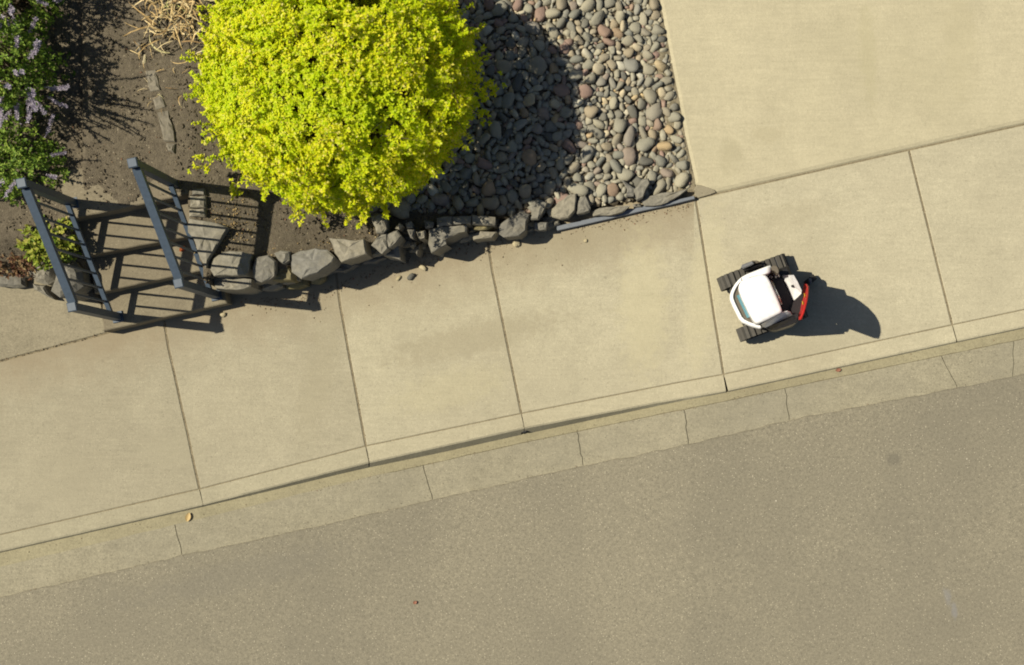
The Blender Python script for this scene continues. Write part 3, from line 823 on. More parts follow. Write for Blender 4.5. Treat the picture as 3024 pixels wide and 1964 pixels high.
# ------------------------------------------------------------------ foliage
def leaf_cloud(pos, axis, nleaf, ln, wd, spread, rr):
    """clusters of small folded leaves; pos, axis (n,3) arrays -> V,F(tri)"""
    n = len(pos); N = n * nleaf
    P = np.repeat(pos, nleaf, 0); A = np.repeat(axis, nleaf, 0)
    t = np.cross(A, rr.normal(size=(N, 3))); t /= np.linalg.norm(t, axis=1, keepdims=True) + 1e-9
    ang = np.radians(rr.uniform(spread[0], spread[1], (N, 1)))
    d = A * np.cos(ang) + t * np.sin(ang)
    side = np.cross(d, A); side /= np.linalg.norm(side, axis=1, keepdims=True) + 1e-9
    up = np.cross(side, d)
    l = ln * rr.uniform(.65, 1.25, (N, 1)); w = wd * rr.uniform(.7, 1.2, (N, 1))
    b = P + d * l * .08 + A * rr.uniform(-.3, .3, (N, 1)) * ln
    mid = b + d * l * .5
    V = np.stack([b, mid + side * w * .5 + up * w * .15, b + d * l - up * l * .12, mid - side * w * .5 + up * w * .15], 1).reshape(-1, 3)
    k = np.arange(N)[:, None] * 4
    F = np.concatenate([k + np.array([[0, 1, 2]]), k + np.array([[0, 2, 3]])], 0)
    return V, F
def fbm(p, s, o): return np.array([mnoise.noise(Vector((a * s + o, b * s, c * s))) for a, b, c in p])
rb = np.random.default_rng(5)
# golden bush
bc = np.array([*G(1080, 322), .42 + .56]); ax = np.array([.97, .93, .72])
bush = empty('golden_bush', (bc[0], bc[1], .42), 'large rounded golden-yellow leafy bush above the stone wall', 'bush')
def shell(n, rlo, rhi, zmin=-.75):
    d = rb.normal(size=(int(n * 2.2), 3)); d /= np.linalg.norm(d, axis=1, keepdims=True); d = d[d[:, 2] > zmin][:n]
    f = 1 + .10 * fbm(d, 2.1, 3) + .07 * fbm(d, 5.5, 9) + .035 * fbm(d, 13, 4)
    rad = rb.uniform(rlo, rhi, len(d)) * f
    nrm = d / ax; nrm /= np.linalg.norm(nrm, axis=1, keepdims=True)
    return bc + d * ax * rad[:, None], nrm, d
p1, n1, d1 = shell(24000, .91, 1.02)
# openings: more of them on the shady right flank
hole = fbm(d1, 6.5, 20); lim = .42 - .20 * np.clip(d1[:, 0] * .9 - d1[:, 1] * .5, 0, 1)
gx, gy = G(*tru(1098, 8, 1.35)); gx2, gy2 = G(*tru(1000, 80, 1.55)); gx3, gy3 = G(*tru(1165, -20, 1.3))
gap = ((np.hypot((p1[:, 0] - gx), (p1[:, 1] - gy) * 1.3) < .13) | (np.hypot(p1[:, 0] - gx3, p1[:, 1] - gy3) < .12) | (np.hypot((p1[:, 0] - gx2), (p1[:, 1] - gy2)) < .045)) & (p1[:, 2] > bc[2])
k1 = (hole < lim) & ~gap
p1, n1 = p1[k1], n1[k1]
p2, n2, d2_ = shell(5200, .68, .9)
gap2 = ((np.hypot((p2[:, 0] - gx), (p2[:, 1] - gy)) < .11) | (np.hypot(p2[:, 0] - gx3, p2[:, 1] - gy3) < .1)) & (p2[:, 2] > bc[2] + .2)
h2 = fbm(d2_, 6.5, 20) < .42
p2, n2 = p2[~gap2 & h2], n2[~gap2 & h2]
# loose sprigs sticking out
ps, ns, ds = shell(200, 1.0, 1.0, -.3)
sp_p = []; sp_n = []; sp_lines = []
for i in range(len(ps)):
    ln_ = rb.uniform(.04, .16) if rb.random() < .85 else rb.uniform(.12, .2)
    dr = ns[i] * .8 + np.array([0, 0, .25]) + rb.normal(size=3) * .35; dr /= np.linalg.norm(dr)
    m = int(ln_ / .022) + 1
    for k in range(m): sp_p.append(ps[i] + dr * ln_ * (k + 1) / m); sp_n.append(dr)
    sp_lines.append((ps[i] - dr * .15, ps[i] + dr * ln_))
# a drooping branch reaching over the cobbles
for (u0, v0, u1, v1, za, zb) in ((1400, 260, 1490, 232, .75, .62), (1410, 300, 1462, 262, .7, .6), (1405, 330, 1440, 352, .7, .55), (880, 600, 885, 665, .75, .62), (700, 540, 690, 575, .8, .7), (600, 480, 590, 500, .85, .8)):
    a_ = np.array(at(u0, v0, za)); b_ = np.array(at(u1, v1, zb))
    for k in range(14):
        q = a_ + (b_ - a_) * rb.random() + rb.normal(size=3) * .03; sp_p.append(q); sp_n.append(np.array([.4 * np.sign(b_[0] - a_[0]), 0, 1.0]) / 1.08)
    sp_lines.append((a_ - (b_ - a_) * .6, b_))
AP = np.concatenate([p1, p2, np.array(sp_p)]); AN = np.concatenate([n1, n2, np.array(sp_n)])
AX = AN * .75 + np.array([-.15, 0, .5]) + rb.normal(size=AN.shape) * .22; AX /= np.linalg.norm(AX, axis=1, keepdims=True)
V, F = leaf_cloud(AP, AX, 7, .0255, .016, (48, 92), rb)
o = mk('foliage', V, F, 'gold', bush); tag(o, kind='stuff')
parts = []
for a_, b_ in sp_lines: parts.append(tube([tuple(a_), tuple(b_)], [.004, .002], 4))
for k in range(90):
    i = rb.integers(len(p2)); e_ = p2[i]; base = np.array([bc[0] + rb.normal() * .08, bc[1] + rb.normal() * .08, .42])
    mid = base * .45 + e_ * .55 + np.array([0, 0, -.06]); parts.append(tube([tuple(base), tuple(mid), tuple(e_)], [.014, .009, .004], 5))
V, F = merge(*parts); tag(mk('branches', V, F, 'bark', bush), kind='stuff')

# flowering shrubs at the left edge
def flower_spike(p0, d, ln, rr, parent):
    d = d / np.linalg.norm(d); pts_ = [p0]; q = p0.copy(); dd = d.copy()
    m = 7
    for k in range(m):
        dd = dd + np.array([0, 0, .05]) + rr.normal(size=3) * .07; dd /= np.linalg.norm(dd); q = q + dd * ln / m; pts_.append(q.copy())
    st = tube([tuple(p) for p in pts_], [.004] * m + [.002], 4)
    pos = []; axs = []
    for k in range(2, m + 1):
        for _ in range(5):
            t = rr.random(); pos.append(pts_[k - 1] * (1 - t) + pts_[k] * t + rr.normal(size=3) * .004); axs.append(dd)
    v, f = leaf_cloud(np.array(pos), np.array(axs), 5, .015, .009, (35, 95), rr)
    V, F = merge((v.tolist(), f.tolist()), st); mk('flower_spike', V, F, 'flower', parent)
def shrub(name, cu, cv, zb, rx, ry, hgt, n, mat, label, cat, spikes=0, seed=1, ln=.032, wd=.016, nl=6, group=None):
    rr = np.random.default_rng(seed)
    c = np.array([*G(cu, cv), zb])
    root = empty(name, tuple(c), label, cat, group)
    d = rr.normal(size=(n * 3, 3)); d /= np.linalg.norm(d, axis=1, keepdims=True); d = d[d[:, 2] > -.15][:n]
    f = 1 + .25 * fbm(d, 2.3, seed) + .12 * fbm(d, 6, seed + 3)
    rad = np.sqrt(rr.uniform(.2, 1, len(d))) * f
    cl = fbm(d, 4.2, seed + 8); kk = cl < .16
    d, rad = d[kk], rad[kk]
    P = c + d * np.array([rx, ry, hgt]) * rad[:, None]
    A = d * .5 + np.array([0, 0, .6]) + rr.normal(size=d.shape) * .35; A /= np.linalg.norm(A, axis=1, keepdims=True)
    V, F = leaf_cloud(P, A, nl, ln, wd, (25, 90), rr); tag(mk('foliage', V, F, mat, root), kind='stuff')
    parts = []
    for k in range(34):
        i = rr.integers(len(P)); b = c + np.array([rr.normal() * .05, rr.normal() * .05, -.03])
        parts.append(tube([tuple(b), tuple(b * .4 + P[i] * .6), tuple(P[i])], [.008, .006, .003], 4))
    V, F = merge(*parts); tag(mk('branches', V, F, 'bark', root), kind='stuff')
    for k in range(spikes):
        a = rr.uniform(0, 6.28); e = rr.uniform(.25, .95)
        dd = np.array([math.cos(a) * math.cos(e), math.sin(a) * math.cos(e), math.sin(e)])
        p0 = c + dd * np.array([rx, ry, hgt]) * rr.uniform(.72, .92)
        flower_spike(p0, dd + np.array([0, 0, .35]), rr.uniform(.20, .44), rr, root)
    return root
shrub('flowering_shrub', 165, 70, .58, .40, .36, .95, 1500, 'sage', 'lilac flowering shrub in the top left picture corner', 'shrub', 52, 11)
shrub('flowering_shrub', 165, 290, .58, .41, .38, .98, 1700, 'sage', 'lilac flowering shrub with upright spikes shading the dirt path', 'shrub', 56, 12)
shrub('flowering_shrub', 150, 520, .5, .40, .34, .50, 1300, 'sage', 'lower green shrub tucked behind the left railing post', 'shrub', 12, 13)
shrub('leafy_plant', 236, 740, .50, .23, .19, .18, 300, 'ylleaf', 'yellow-green leafy plant growing behind the grey boulder', 'plant', 0, 14, .045, .026, 6)
shrub('ground_cover_plant', 115, 780, .40, .30, .16, .08, 320, 'redleaf', 'low red-brown ground cover behind the flat rock at the left edge', 'plant', 0, 15, .03, .018, 5)

# ------------------------------------------------------------------ dry leaf clump
clump = empty('dry_leaf_clump', at(560, 60, .62), 'clump of dry straw-coloured strap leaves lying beside the golden bush', 'dead plant')
def strap(seed):
    r = random.Random(seed); n = 7; V = []; F = []
    L = r.uniform(.10, .27); w = r.uniform(.004, .014); c = r.uniform(-2.2, 2.2); x = y = 0; a = 0
    for i in range(n + 1):
        t = i / n; ww = w * (1 - t ** 3) * (.5 + .5 * min(1, t * 5)) + .001
        z = math.sin(t * math.pi) * r.uniform(.02, .04) + .01
        nx_, ny_ = -math.sin(a), math.cos(a)
        V += [(x + nx_ * ww / 2, y + ny_ * ww / 2, z), (x, y, z - ww * .25), (x - nx_ * ww / 2, y - ny_ * ww / 2, z + r.uniform(-.004, .004))]
        a += c / n; x += math.cos(a) * L / n; y += math.sin(a) * L / n
    for i in range(n):
        for k in (0, 1): F.append((3 * i + k, 3 * i + k + 1, 3 * i + k + 4, 3 * i + k + 3))
    me = bpy.data.meshes.new('leaf'); me.from_pydata(V, [], F); me.update(); me.materials.append(M['dry']); return me
sm = [strap(i) for i in range(12)]
rs = random.Random(31)
for k in range(250):
    u = rs.gauss(545, 55); v = rs.gauss(25, 62)
    if k > 228: u = rs.uniform(400, 560); v = rs.uniform(120, 330)
    if u < 415 and v < 300: u += 80
    o = link(bpy.data.objects.new('leaf', rs.choice(sm))); tu, tv = tru(u, v, .62)
    s = rs.uniform(.5, 1.1) * (1 if k <= 228 else .6)
    o.location = Vector((*G(tu, tv), hz(tu, tv) + rs.uniform(.005, .09 if k <= 228 else .02))) - clump.location
    o.rotation_euler = (rs.uniform(-.25, .25), rs.uniform(-.3, .3), rs.uniform(0, 6.28)); o.scale = (s, s, s); o.parent = clump

# ------------------------------------------------------------------ loose bits
def single_rock(name, u, v, z, s, e, label, cat, mat='wall', seed=0, group=None, flat=.6):
    m = pebble_mesh(900 + seed, 2); m.name = name; m.materials.append(M[mat])
    o = link(bpy.data.objects.new(name, m)); o.scale = (s / S, s * e / S, s * flat / S)
    o.location = (*at(u, v, z)[:2], z + s / S * flat * .6); o.rotation_euler = (0, 0, seed * 1.3); tag(o, label, cat, group); return o
M['pale'] = stone_mat('pale_stone', 'obj', [(0, (.40, .34, .21)), (1, (.48, .41, .27))], .1)
single_rock('loose_rock', 429, 182, .6, 21, .5, 'pale tan oval rock lying on the dirt path', 'rock', 'pale', 1)
single_rock('loose_rock', 1249, 790, 0, 12, .6, 'pale chipped stone on the sidewalk just below the stone wall', 'rock', 'pale', 2)
single_rock('loose_rock', 1215, 818, 0, 12, .7, 'small grey stone on the sidewalk beside the pale chipped stone', 'rock', 'cobble', 3)
single_rock('loose_rock', 1525, 719, 0, 13, .7, 'tan stone resting on the sidewalk near the wall and its joint', 'rock', 'pale', 4)
single_rock('loose_rock', 660, 930, 0, 9, .8, 'small pale stone on the sidewalk at the foot of the steps', 'rock', 'pale', 5)
single_rock('loose_rock', 1729, 712, 0, 6, .8, 'tiny white pebble on the sidewalk below the edging board', 'rock', 'pale', 6)
single_rock('loose_rock', 1302, 750, 0, 9, .8, 'small yellowish stone at the shadowed foot of the stone wall', 'rock', 'pale', 7)
single_rock('loose_rock', 1178, 822, 0, 8, .7, 'tiny flat stone on the sidewalk left of the grey stone', 'rock', 'pale', 8)
def curl(name, u, v, z, L, w, a, mat, label, cup=.5):
    V = []; F = []; n = 8; m = 5; x0, y0, _ = at(u, v, z)
    for i in range(n + 1):
        t = i / n - .5; ww = w * math.cos(t * math.pi) ** .7 + .001
        for j in range(m):
            q = (j / (m - 1) - .5); X = t * L; Y = q * ww; Z = cup * (q * q * ww * 2.2 + t * t * L * .9) + .006
            V.append((x0 + X * math.cos(a) - Y * math.sin(a), y0 + X * math.sin(a) + Y * math.cos(a), z + Z))
    for i in range(n):
        for j in range(m - 1): F.append((i * m + j, i * m + j + 1, (i + 1) * m + j + 1, (i + 1) * m + j))
    return tag(mk(name, V, F, mat, smooth=True), label, 'leaf')
curl('fallen_leaf', 557, 1527, -.03, .075, .042, 1.3, 'straw', 'curled pale yellow leaf lying in the gutter', .45)
M['orange'] = plain('orange_leaf', (.55, .13, .03), .7); M['brick'] = plain('reddish_leaf', (.24, .105, .065), .8)
curl('fallen_leaf', 540, 735, .3, .06, .035, .8, 'orange', 'small orange leaf on the steps beside the right railing')
curl('fallen_leaf', 1226, 1779, -.088, .035, .026, .3, 'brick', 'tiny reddish leaf alone on the asphalt road')
curl('fallen_leaf', 1815, 644, 0, .045, .02, .1, 'brick', 'reddish leaf scrap on the sidewalk under the edging board')
curl('fallen_leaf', 2475, 1093, -.028, .045, .028, .2, 'brick', 'reddish leaf scrap in the gutter strip beside the robot')
# fine litter along the wall foot, in the gutter and on the soil
rd = np.random.default_rng(77)
def litter(name, samples, mat, smin, smax, label=None, flat=.5):
    VV_ = []; FF_ = []; n_ = 0
    base = np.array([(1, 0, 0), (-.5, .8, 0), (-.6, -.7, 0), (0, 0, 1), (0.1, .05, -.3)])
    fc = np.array([(0, 1, 3), (1, 2, 3), (2, 0, 3), (1, 0, 4), (2, 1, 4), (0, 2, 4)])
    for u, v, z in samples:
        s = rd.uniform(smin, smax); a = rd.uniform(0, 6.28)
        b = base * np.array([1, rd.uniform(.3, 1), flat]) * s + rd.normal(size=base.shape) * s * .18
        VV_.append(b @ rotz(a).T + np.array([*G(u, v), z + s * .15])); FF_.append(fc + n_); n_ += 5
    return tag(mk(name, np.concatenate(VV_), np.concatenate(FF_), mat), label, kind='stuff')
smp = []
for _ in range(750):
    u = rd.uniform(700, 2050); v = wallv(u) + (46 if u < 1500 else 30) + abs(rd.normal()) * 18 + (12 if u < 1100 else 0); smp.append((u, max(v, 600 - (u - 1900) * .2), .001))
for _ in range(60):
    u = rd.uniform(900, 1700); smp.append((u, wallv(u) + rd.uniform(60, 160), .001))
for _ in range(90): q_ = rd.uniform(-50, 320); smp.append((q_, I_(q_) - rd.uniform(-2, 5), .004))
litter('wall_foot_litter', [s_ for s_ in smp], 'debris', .003, .010)
smp = []
for _ in range(2600):
    u = rd.uniform(-100, 1330); v = rd.uniform(-150, 860)
    if inreg(np.array(u), np.array(v)): smp.append((u, v, hz(u, v) + .004))
litter('soil_litter', smp, 'debris', .003, .012)
smp = []
for _ in range(330):
    u = rd.normal() * 32 + 735 if rd.random() < .6 else rd.uniform(690, 1150); v = rd.normal() * 36 + 690 if u < 820 else wallv(u) - rd.uniform(10, 70); smp.append((u, v, hz(u, v) + .006))
litter('leaf_crumbs', smp, 'straw', .003, .011)
smp = []
for _ in range(9000):
    u = rd.uniform(-100, 1330); v = rd.uniform(-200, 860)
    if mnoise.noise(Vector((u * .01, v * .01, 6))) > -.15 and inreg(np.array(u), np.array(v)): smp.append((u, v, hz(u, v) + .003))
litter('soil_clods', smp, 'soil', .004, .016, flat=.7)
smp = []
for _ in range(260):
    u = rd.uniform(-200, 3100); v = Gl(u) + rd.normal() * 10; smp.append((u, v, zg(u) + .010))
for _ in range(120):
    u = rd.uniform(-200, 3100); smp.append((u, K2(u) + rd.uniform(3, 30), zg(u) + .002))
for _ in range(240):
    k = rd.integers(2, 9); a_, b_, c_ = jline(JT[k]); p_ = a_.lerp(c_, rd.random()); smp.append((p_.x + rd.normal() * 3, p_.y, .001))
for _ in range(160):
    u = rd.uniform(900, 2300); smp.append((u, Kc(u) + rd.normal() * 4, zg(u) + .003))
litter('gutter_litter', smp, 'debris', .002, .006)

# ------------------------------------------------------------------ robot
def rz(x, y, z): return at(2120 + .1812 * x, 740 + .1812 * y, z)
rob = empty('tracked_robot', rz(700, 760, 0), 'white tracked yard robot with red rear panel standing on the sidewalk', 'robot')
fw = Vector((-.935, -.355, 0)); lf = Vector((.355, -.935, 0))
def loc2w(o, x, y, z): return (o.x + fw.x * x + lf.x * y, o.y + fw.y * x + lf.y * y, z)
def track(cp, Lh, wdt):
    """cp centre of the track on the ground, Lh half length"""
    root = empty('track', tuple(cp - rob.location)); root.parent = rob
    r_ = .105; prof = []
    for k in range(13): t = -math.pi / 2 + math.pi * k / 12; prof.append((Lh - r_ + math.cos(t) * r_, r_ + .012 + math.sin(t) * r_))
    for k in range(13): t = math.pi / 2 + math.pi * k / 12; prof.append((-Lh + .075 + math.cos(t) * .075, .087 + math.sin(t) * .075))
    n = len(prof); V = []; F = []
    for y in (-wdt / 2, wdt / 2):
        for x, z in prof: V.append(loc2w(cp, x, y, z))
    for y in (-wdt / 2, wdt / 2):
        for x, z in prof: V.append(loc2w(cp, x * .93, y, .117 + (z - .117) * .84))
    for i in range(n):
        j = (i + 1) % n
        F += [(i, j, n + j, n + i), (2 * n + i, 2 * n + j, j, i), (n + i, n + j, 3 * n + j, 3 * n + i), (3 * n + i, 3 * n + j, 2 * n + j, 2 * n + i)]
    mk('belt', V, F, 'rubber2', root)
    # tread bars round the loop
    seg = [math.dist(prof[i], prof[(i + 1) % n]) for i in range(n)]; tot = sum(seg); nb = 30
    for k in range(nb):
        d = tot * (k + .5) / nb; i = 0
        while d > seg[i]: d -= seg[i]; i += 1
        a, b = prof[i], prof[(i + 1) % n]; t = d / seg[i]; x = a[0] + (b[0] - a[0]) * t; z = a[1] + (b[1] - a[1]) * t
        tx, tz = (b[0] - a[0]) / seg[i], (b[1] - a[1]) / seg[i]; nx_, nz_ = tz, -tx
        hw = tot / nb * .43; V = []
        for y in (-wdt / 2 - .003, wdt / 2 + .003):
            for s_, h_ in ((-1, -.004), (1, -.004), (.7, .012), (-.7, .012)):
                V.append(loc2w(cp, x + tx * hw * s_ + nx_ * h_, y, z + tz * hw * s_ + nz_ * h_))
        mk('tread_bar', V, [(0, 1, 2, 3), (7, 6, 5, 4), (0, 4, 5, 1), (1, 5, 6, 2), (2, 6, 7, 3), (3, 7, 4, 0)], 'rubber', root)
    for x in (Lh - r_ - .0, .0, -Lh + .09):
        pa = Vector(loc2w(cp, x, -wdt * .38, .115)); pb = Vector(loc2w(cp, x, wdt * .38, .115))
        V, F = tube([tuple(pa), tuple(pb)], .08 if x > 0 else .05, 16); mk('road_wheel', V, F, 'grey', root)
up_c = Vector(rz(560, 380, .0)); up_c.z = 0
lo_c = up_c + lf * .425
track(up_c, .275, .098); track(lo_c, .275, .098)
mid = (up_c + lo_c) / 2
def rpart(name, P, rr, mat, parent=None, ch=1, smooth=False):
    zt = rr[-1][1]
    W_ = [rz(x, y, zt)[:2] for x, y in P]
    if ch: W_ = chaikin(W_, ch)
    V, F = rings(W_, rr); return mk(name, V, F, mat, parent or rob, smooth)
# chassis between the tracks
V, F = prism([loc2w(mid, x, y, 0)[:2] for x, y in ((.22, -.15), (.22, .15), (-.26, .15), (-.26, -.15))], .07, .31, .02)
mk('chassis', V, F, 'black', rob)
# lower black skirt on the near side
sk = [(740, 1245), (800, 1235), (1222, 1052), (1290, 1090), (1285, 1172), (1150, 1225), (950, 1300), (880, 1300)]
skz = [.30, .31, .44, .60, .60, .50, .34, .30]
W_ = [rz(x, y, z) for (x, y), z in zip(sk, skz)]; n = len(W_)
V = [tuple(p) for p in W_] + [(p[0], p[1], .13) for p in W_]
F = [tuple(range(n)), tuple(range(2 * n - 1, n - 1, -1))] + [(i, i + n, (i + 1) % n + n, (i + 1) % n) for i in range(n)]
mk('side_skirt', V, F, 'black', rob)
# front bumper ring
path = [(862, 262), (640, 345), (430, 430), (330, 520), (255, 640), (222, 750), (255, 850), (320, 980), (390, 1125), (500, 1180), (610, 1220), (712, 1240)]
cl = chaikin([rz(x, y, .40) for x, y in path], 1, closed=False)
V = []; F = []
cx, cy = mid.x, mid.y; n = len(cl)
for i, p in enumerate(cl):
    d = Vector(cl[min(i + 1, n - 1)]) - Vector(cl[max(i - 1, 0)]); d.z = 0; d.normalize(); s_ = Vector((-d.y, d.x, 0))
    if s_.dot(Vector((p[0] - cx, p[1] - cy, 0))) < 0: s_ = -s_
    for o_, z in ((.010, .26), (.016, .33), (.014, .385), (.004, .402), (-.008, .402), (-.012, .385), (-.010, .26)): V.append((p[0] + s_.x * o_, p[1] + s_.y * o_, z))
for i in range(n - 1):
    for k in range(7): j = (k + 1) % 7; F.append((i * 7 + k, i * 7 + j, (i + 1) * 7 + j, (i + 1) * 7 + k))
F.append(tuple(range(6, -1, -1))); F.append(tuple((n - 1) * 7 + k for k in range(7)))
mk('front_bumper', V, F, 'white', rob, True)
# visor recess and tinted pane under the roof's front edge
rpart('visor', [(330, 590), (440, 470), (660, 980), (640, 1200), (560, 1190), (400, 1120), (330, 985), (265, 850), (240, 750), (270, 650)], [(1, .24), (1, .375), (.99, .382)], 'visor')
V = [rz(305, 735, .395), rz(375, 700, .45), rz(560, 1075, .45), rz(475, 1098, .395), rz(305, 735, .37), rz(375, 700, .37), rz(560, 1075, .37), rz(475, 1098, .37)]
F = [(0, 1, 2, 3), (7, 6, 5, 4), (0, 4, 5, 1), (1, 5, 6, 2), (2, 6, 7, 3), (3, 7, 4, 0)]
pn = mk('front_pane', V, F, 'pane', rob)
V = [rz(352, 745, .437), rz(392, 728, .462), rz(558, 1070, .462), rz(515, 1088, .437), rz(352, 745, .40), rz(392, 728, .40), rz(558, 1070, .40), rz(515, 1088, .40)]
mk('pane_frame', V, F, 'pane2', pn)
# roof shell
roof = rpart('roof_shell', [(342, 560), (390, 470), (560, 420), (700, 385), (790, 392), (850, 480), (900, 600), (960, 730), (1010, 850), (1058, 980), (1040, 1010), (900, 1080), (780, 1140), (640, 1195), (590, 1150), (540, 1070), (450, 890), (380, 740), (340, 620)],
             [(.985, .36), (1.0, .545), (.992, .575), (.97, .588), (.85, .596), (.5, .602), (.2, .604)], 'white', smooth=True)
# upper side panel with rounded flap
rpart('side_panel', [(395, 440), (500, 390), (640, 335), (760, 285), (862, 240), (868, 330), (845, 360), (775, 392), (650, 400), (500, 440), (400, 480)], [(1, .30), (1, .54), (.97, .565), (.6, .575)], 'white', smooth=True)
# lower side panel, slanting outwards
def quadslab(name, pts_, th, mat, parent=None):
    T = [Vector(p) for p in pts_]; nrm = (T[1] - T[0]).cross(T[2] - T[0]).normalized()
    if nrm.z < 0: nrm = -nrm
    n = len(T); V = [tuple(p) for p in T] + [tuple(p - nrm * th) for p in T]
    F = [tuple(range(n)), tuple(range(2 * n - 1, n - 1, -1))] + [(i, i + n, (i + 1) % n + n, (i + 1) % n) for i in range(n)]
    return mk(name, V, F, mat, parent or rob)
quadslab('side_panel', [rz(700, 1205, .49), rz(1040, 1010, .555), rz(1135, 990, .565), rz(1180, 1010, .53), rz(1215, 1055, .46), rz(780, 1255, .33), rz(725, 1245, .36)], .012, 'white')
V, F = bar(rz(690, 1205, .475), rz(725, 1262, .40), .008, .012); mk('panel_seam', V, F, 'black', rob)
V, F = bar(rz(383, 455, .475), rz(390, 512, .50), .005, .01); mk('panel_seam', V, F, 'black', rob)
# black engine bay, bars and hoses
rpart('engine_bay', [(780, 395), (870, 270), (990, 290), (1030, 420), (1060, 480), (1230, 830), (1240, 990), (1190, 1040), (1070, 1000), (860, 480)], [(1, .2), (1, .345), (.97, .352)], 'black', ch=0)
V, F = tube([rz(868, 490, .47), rz(960, 700, .47), rz(1045, 880, .47)], .0085, 8); mk('metal_bar', V, F, 'chrome', rob, True)
V, F = tube([rz(905, 350, .45), rz(930, 400, .46), rz(955, 440, .45)], .009, 8); mk('hose', V, F, 'grey', rob, True)
V, F = tube([rz(945, 340, .45), rz(975, 390, .46), rz(995, 430, .45)], .007, 8); mk('hose', V, F, 'chrome', rob, True)
V, F = tube([rz(830, 400, .45), rz(880, 440, .46)], .013, 8); mk('hose', V, F, 'grey', rob, True)
rpart('hinge_block', [(872, 245), (960, 240), (1000, 320), (985, 400), (930, 335), (875, 320)], [(1, .3), (1, .59), (.85, .60)], M['visor'], ch=1)
# rear white lid
lp = [(1050, 405, .36), (1160, 400, .50), (1235, 398, .64), (1300, 510, .62), (1366, 650, .56), (1360, 700, .50), (1300, 760, .43), (1230, 822, .36), (1150, 640, .35)]
W_ = [rz(*p) for p in lp]; n = len(W_)
V = [tuple(p) for p in W_] + [(p[0], p[1], .30) for p in W_]; V.append((sum(p[0] for p in W_) / n, sum(p[1] for p in W_) / n, .475))
F = [(i, (i + 1) % n, 2 * n) for i in range(n)] + [(i, i + n, (i + 1) % n + n, (i + 1) % n) for i in range(n)] + [tuple(range(2 * n - 1, n - 1, -1))]
lid = mk('rear_lid', V, F, 'white', rob)
V, F = tube([rz(1215, 580, .46), rz(1215, 580, .50)], .011, 10); mk('lid_button', V, F, 'black', lid)
rpart('rear_body', [(1230, 830), (1360, 710), (1400, 700), (1345, 980), (1318, 1080), (1285, 1130), (1200, 1060), (1180, 1010)], [(1, .16), (1, .455), (.96, .465)], 'black', ch=0)
# red rear panel, an upright curved sheet
topE = [(1420, 545, .60), (1448, 590, .66), (1450, 660, .76), (1442, 750, .85), (1425, 840, .91), (1400, 930, .95), (1378, 1010, .97), (1350, 1070, .98), (1318, 1126, .985)]
botE = [(1395, 545, .35), (1395, 590, .33), (1385, 640, .33), (1362, 740, .33), (1342, 830, .36), (1328, 900, .36), (1322, 980, .38), (1318, 1050, .49), (1314, 1128, .95)]
V = []; F = []; n = len(topE); rings_n = 5
for side in (0, 1):
    for (a, b) in zip(topE, botE):
        A_, B_ = Vector(rz(*a)), Vector(rz(*b))
        for k in range(rings_n):
            p = B_.lerp(A_, k / (rings_n - 1)); bul = math.sin(k / (rings_n - 1) * math.pi) * .012
            V.append((p.x + bul + side * .014, p.y, p.z))
m = n * rings_n
for i in range(n - 1):
    for k in range(rings_n - 1):
        a = i * rings_n + k; F.append((a, a + 1, a + rings_n + 1, a + rings_n)); F.append((m + a, m + a + rings_n, m + a + rings_n + 1, m + a + 1))
    F.append((i * rings_n + rings_n - 1, m + i * rings_n + rings_n - 1, m + (i + 1) * rings_n + rings_n - 1, (i + 1) * rings_n + rings_n - 1))
    F.append((i * rings_n, (i + 1) * rings_n, m + (i + 1) * rings_n, m + i * rings_n))
F.append(tuple(list(range(rings_n)) + [m + k for k in range(rings_n - 1, -1, -1)])); b0 = (n - 1) * rings_n
F.append(tuple([b0 + k for k in range(rings_n - 1, -1, -1)] + [m + b0 + k for k in range(rings_n)]))
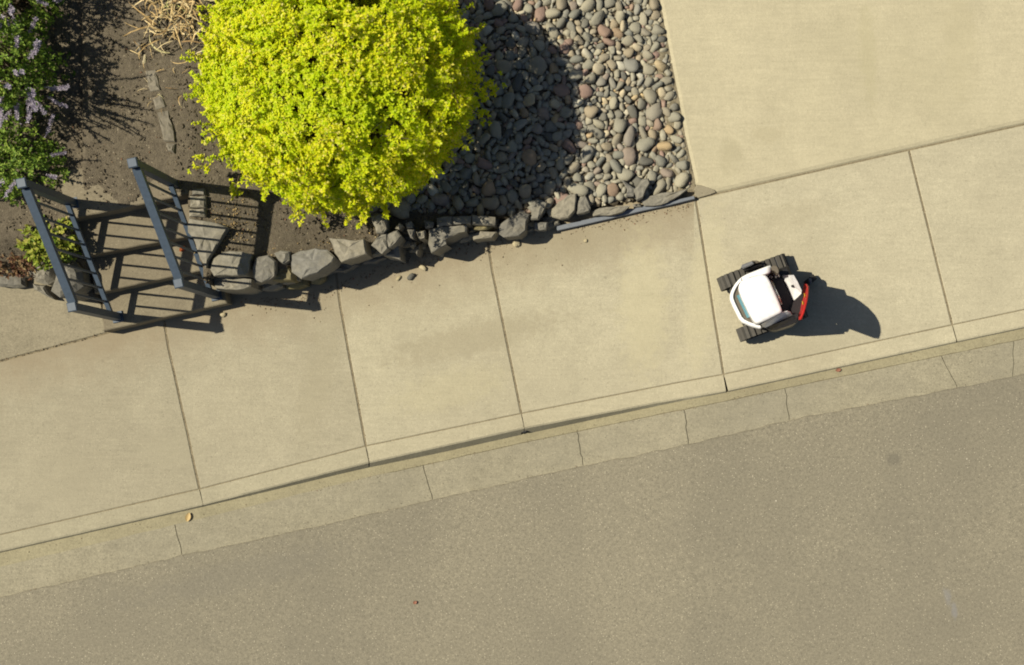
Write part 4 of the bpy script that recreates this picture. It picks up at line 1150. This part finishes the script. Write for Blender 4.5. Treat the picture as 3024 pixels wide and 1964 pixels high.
redp = mk('rear_panel', V, F, 'red', rob, True)
def onpanel(s_, h_, off=.006):
    i = min(n - 2, int(s_ * (n - 1))); t = s_ * (n - 1) - i
    A_ = Vector(rz(*topE[i])).lerp(Vector(rz(*topE[i + 1])), t); B_ = Vector(rz(*botE[i])).lerp(Vector(rz(*botE[i + 1])), t)
    p = B_.lerp(A_, h_); p.x += math.sin(h_ * math.pi) * .012 - off; return tuple(p)
for s_, pts_ in ((.36, [(-.03, .35), (-.015, .55), (0, .45), (.012, .65), (.03, .5)]), (.52, [(-.02, .3), (0, .5), (.01, .38), (.03, .6), (.04, .42)])):
    V, F = tube([onpanel(s_ + a * 1.2, h_) for a, h_ in pts_], .004, 5); mk('print_mark', V, F, 'yellow', redp)
# box on the upper track
V, F = prism([rz(x, y, .32)[:2] for x, y in ((375, 275), (395, 228), (560, 165), (592, 208), (575, 225), (420, 292))], .20, .32, .008); mk('side_box', V, F, 'grey', rob)
V, F = prism([rz(x, y, .29)[:2] for x, y in ((430, 300), (600, 235), (720, 215), (730, 245), (600, 290), (440, 330))], .2, .28, .01); mk('box_mount', V, F, 'black', rob)
V, F = prism([rz(x, y, .28)[:2] for x, y in ((560, 160), (640, 160), (700, 190), (600, 215))], .2, .28, .008); mk('box_mount', V, F, M['visor'], rob)
# grey trim under the panel's low end, and a small caster in its shade
quadslab('rear_trim', [rz(1300, 960, .44), rz(1330, 1000, .44), rz(1322, 1100, .42), rz(1290, 1172, .38), rz(1284, 1168, .38)], .02, 'grey')
V, F = tube([rz(1475, 450, .055), rz(1535, 525, .055)], .05, 14); cw = mk('caster_wheel', V, F, 'rubber2', rob, True)
V, F = tube([rz(1500, 450, .10), rz(1510, 545, .10)], .012, 8); mk('caster_fork', V, F, 'grey', rob, True)
V, F = prism([rz(x, y, .64)[:2] for x, y in ((1255, 1090), (1270, 1040), (1300, 1015), (1322, 1015), (1322, 1080), (1295, 1130))], .3, .64, .006); mk('shadow_filler', V, F, 'black', rob)  # added block, only there to fill the notch in the robot's cast shadow
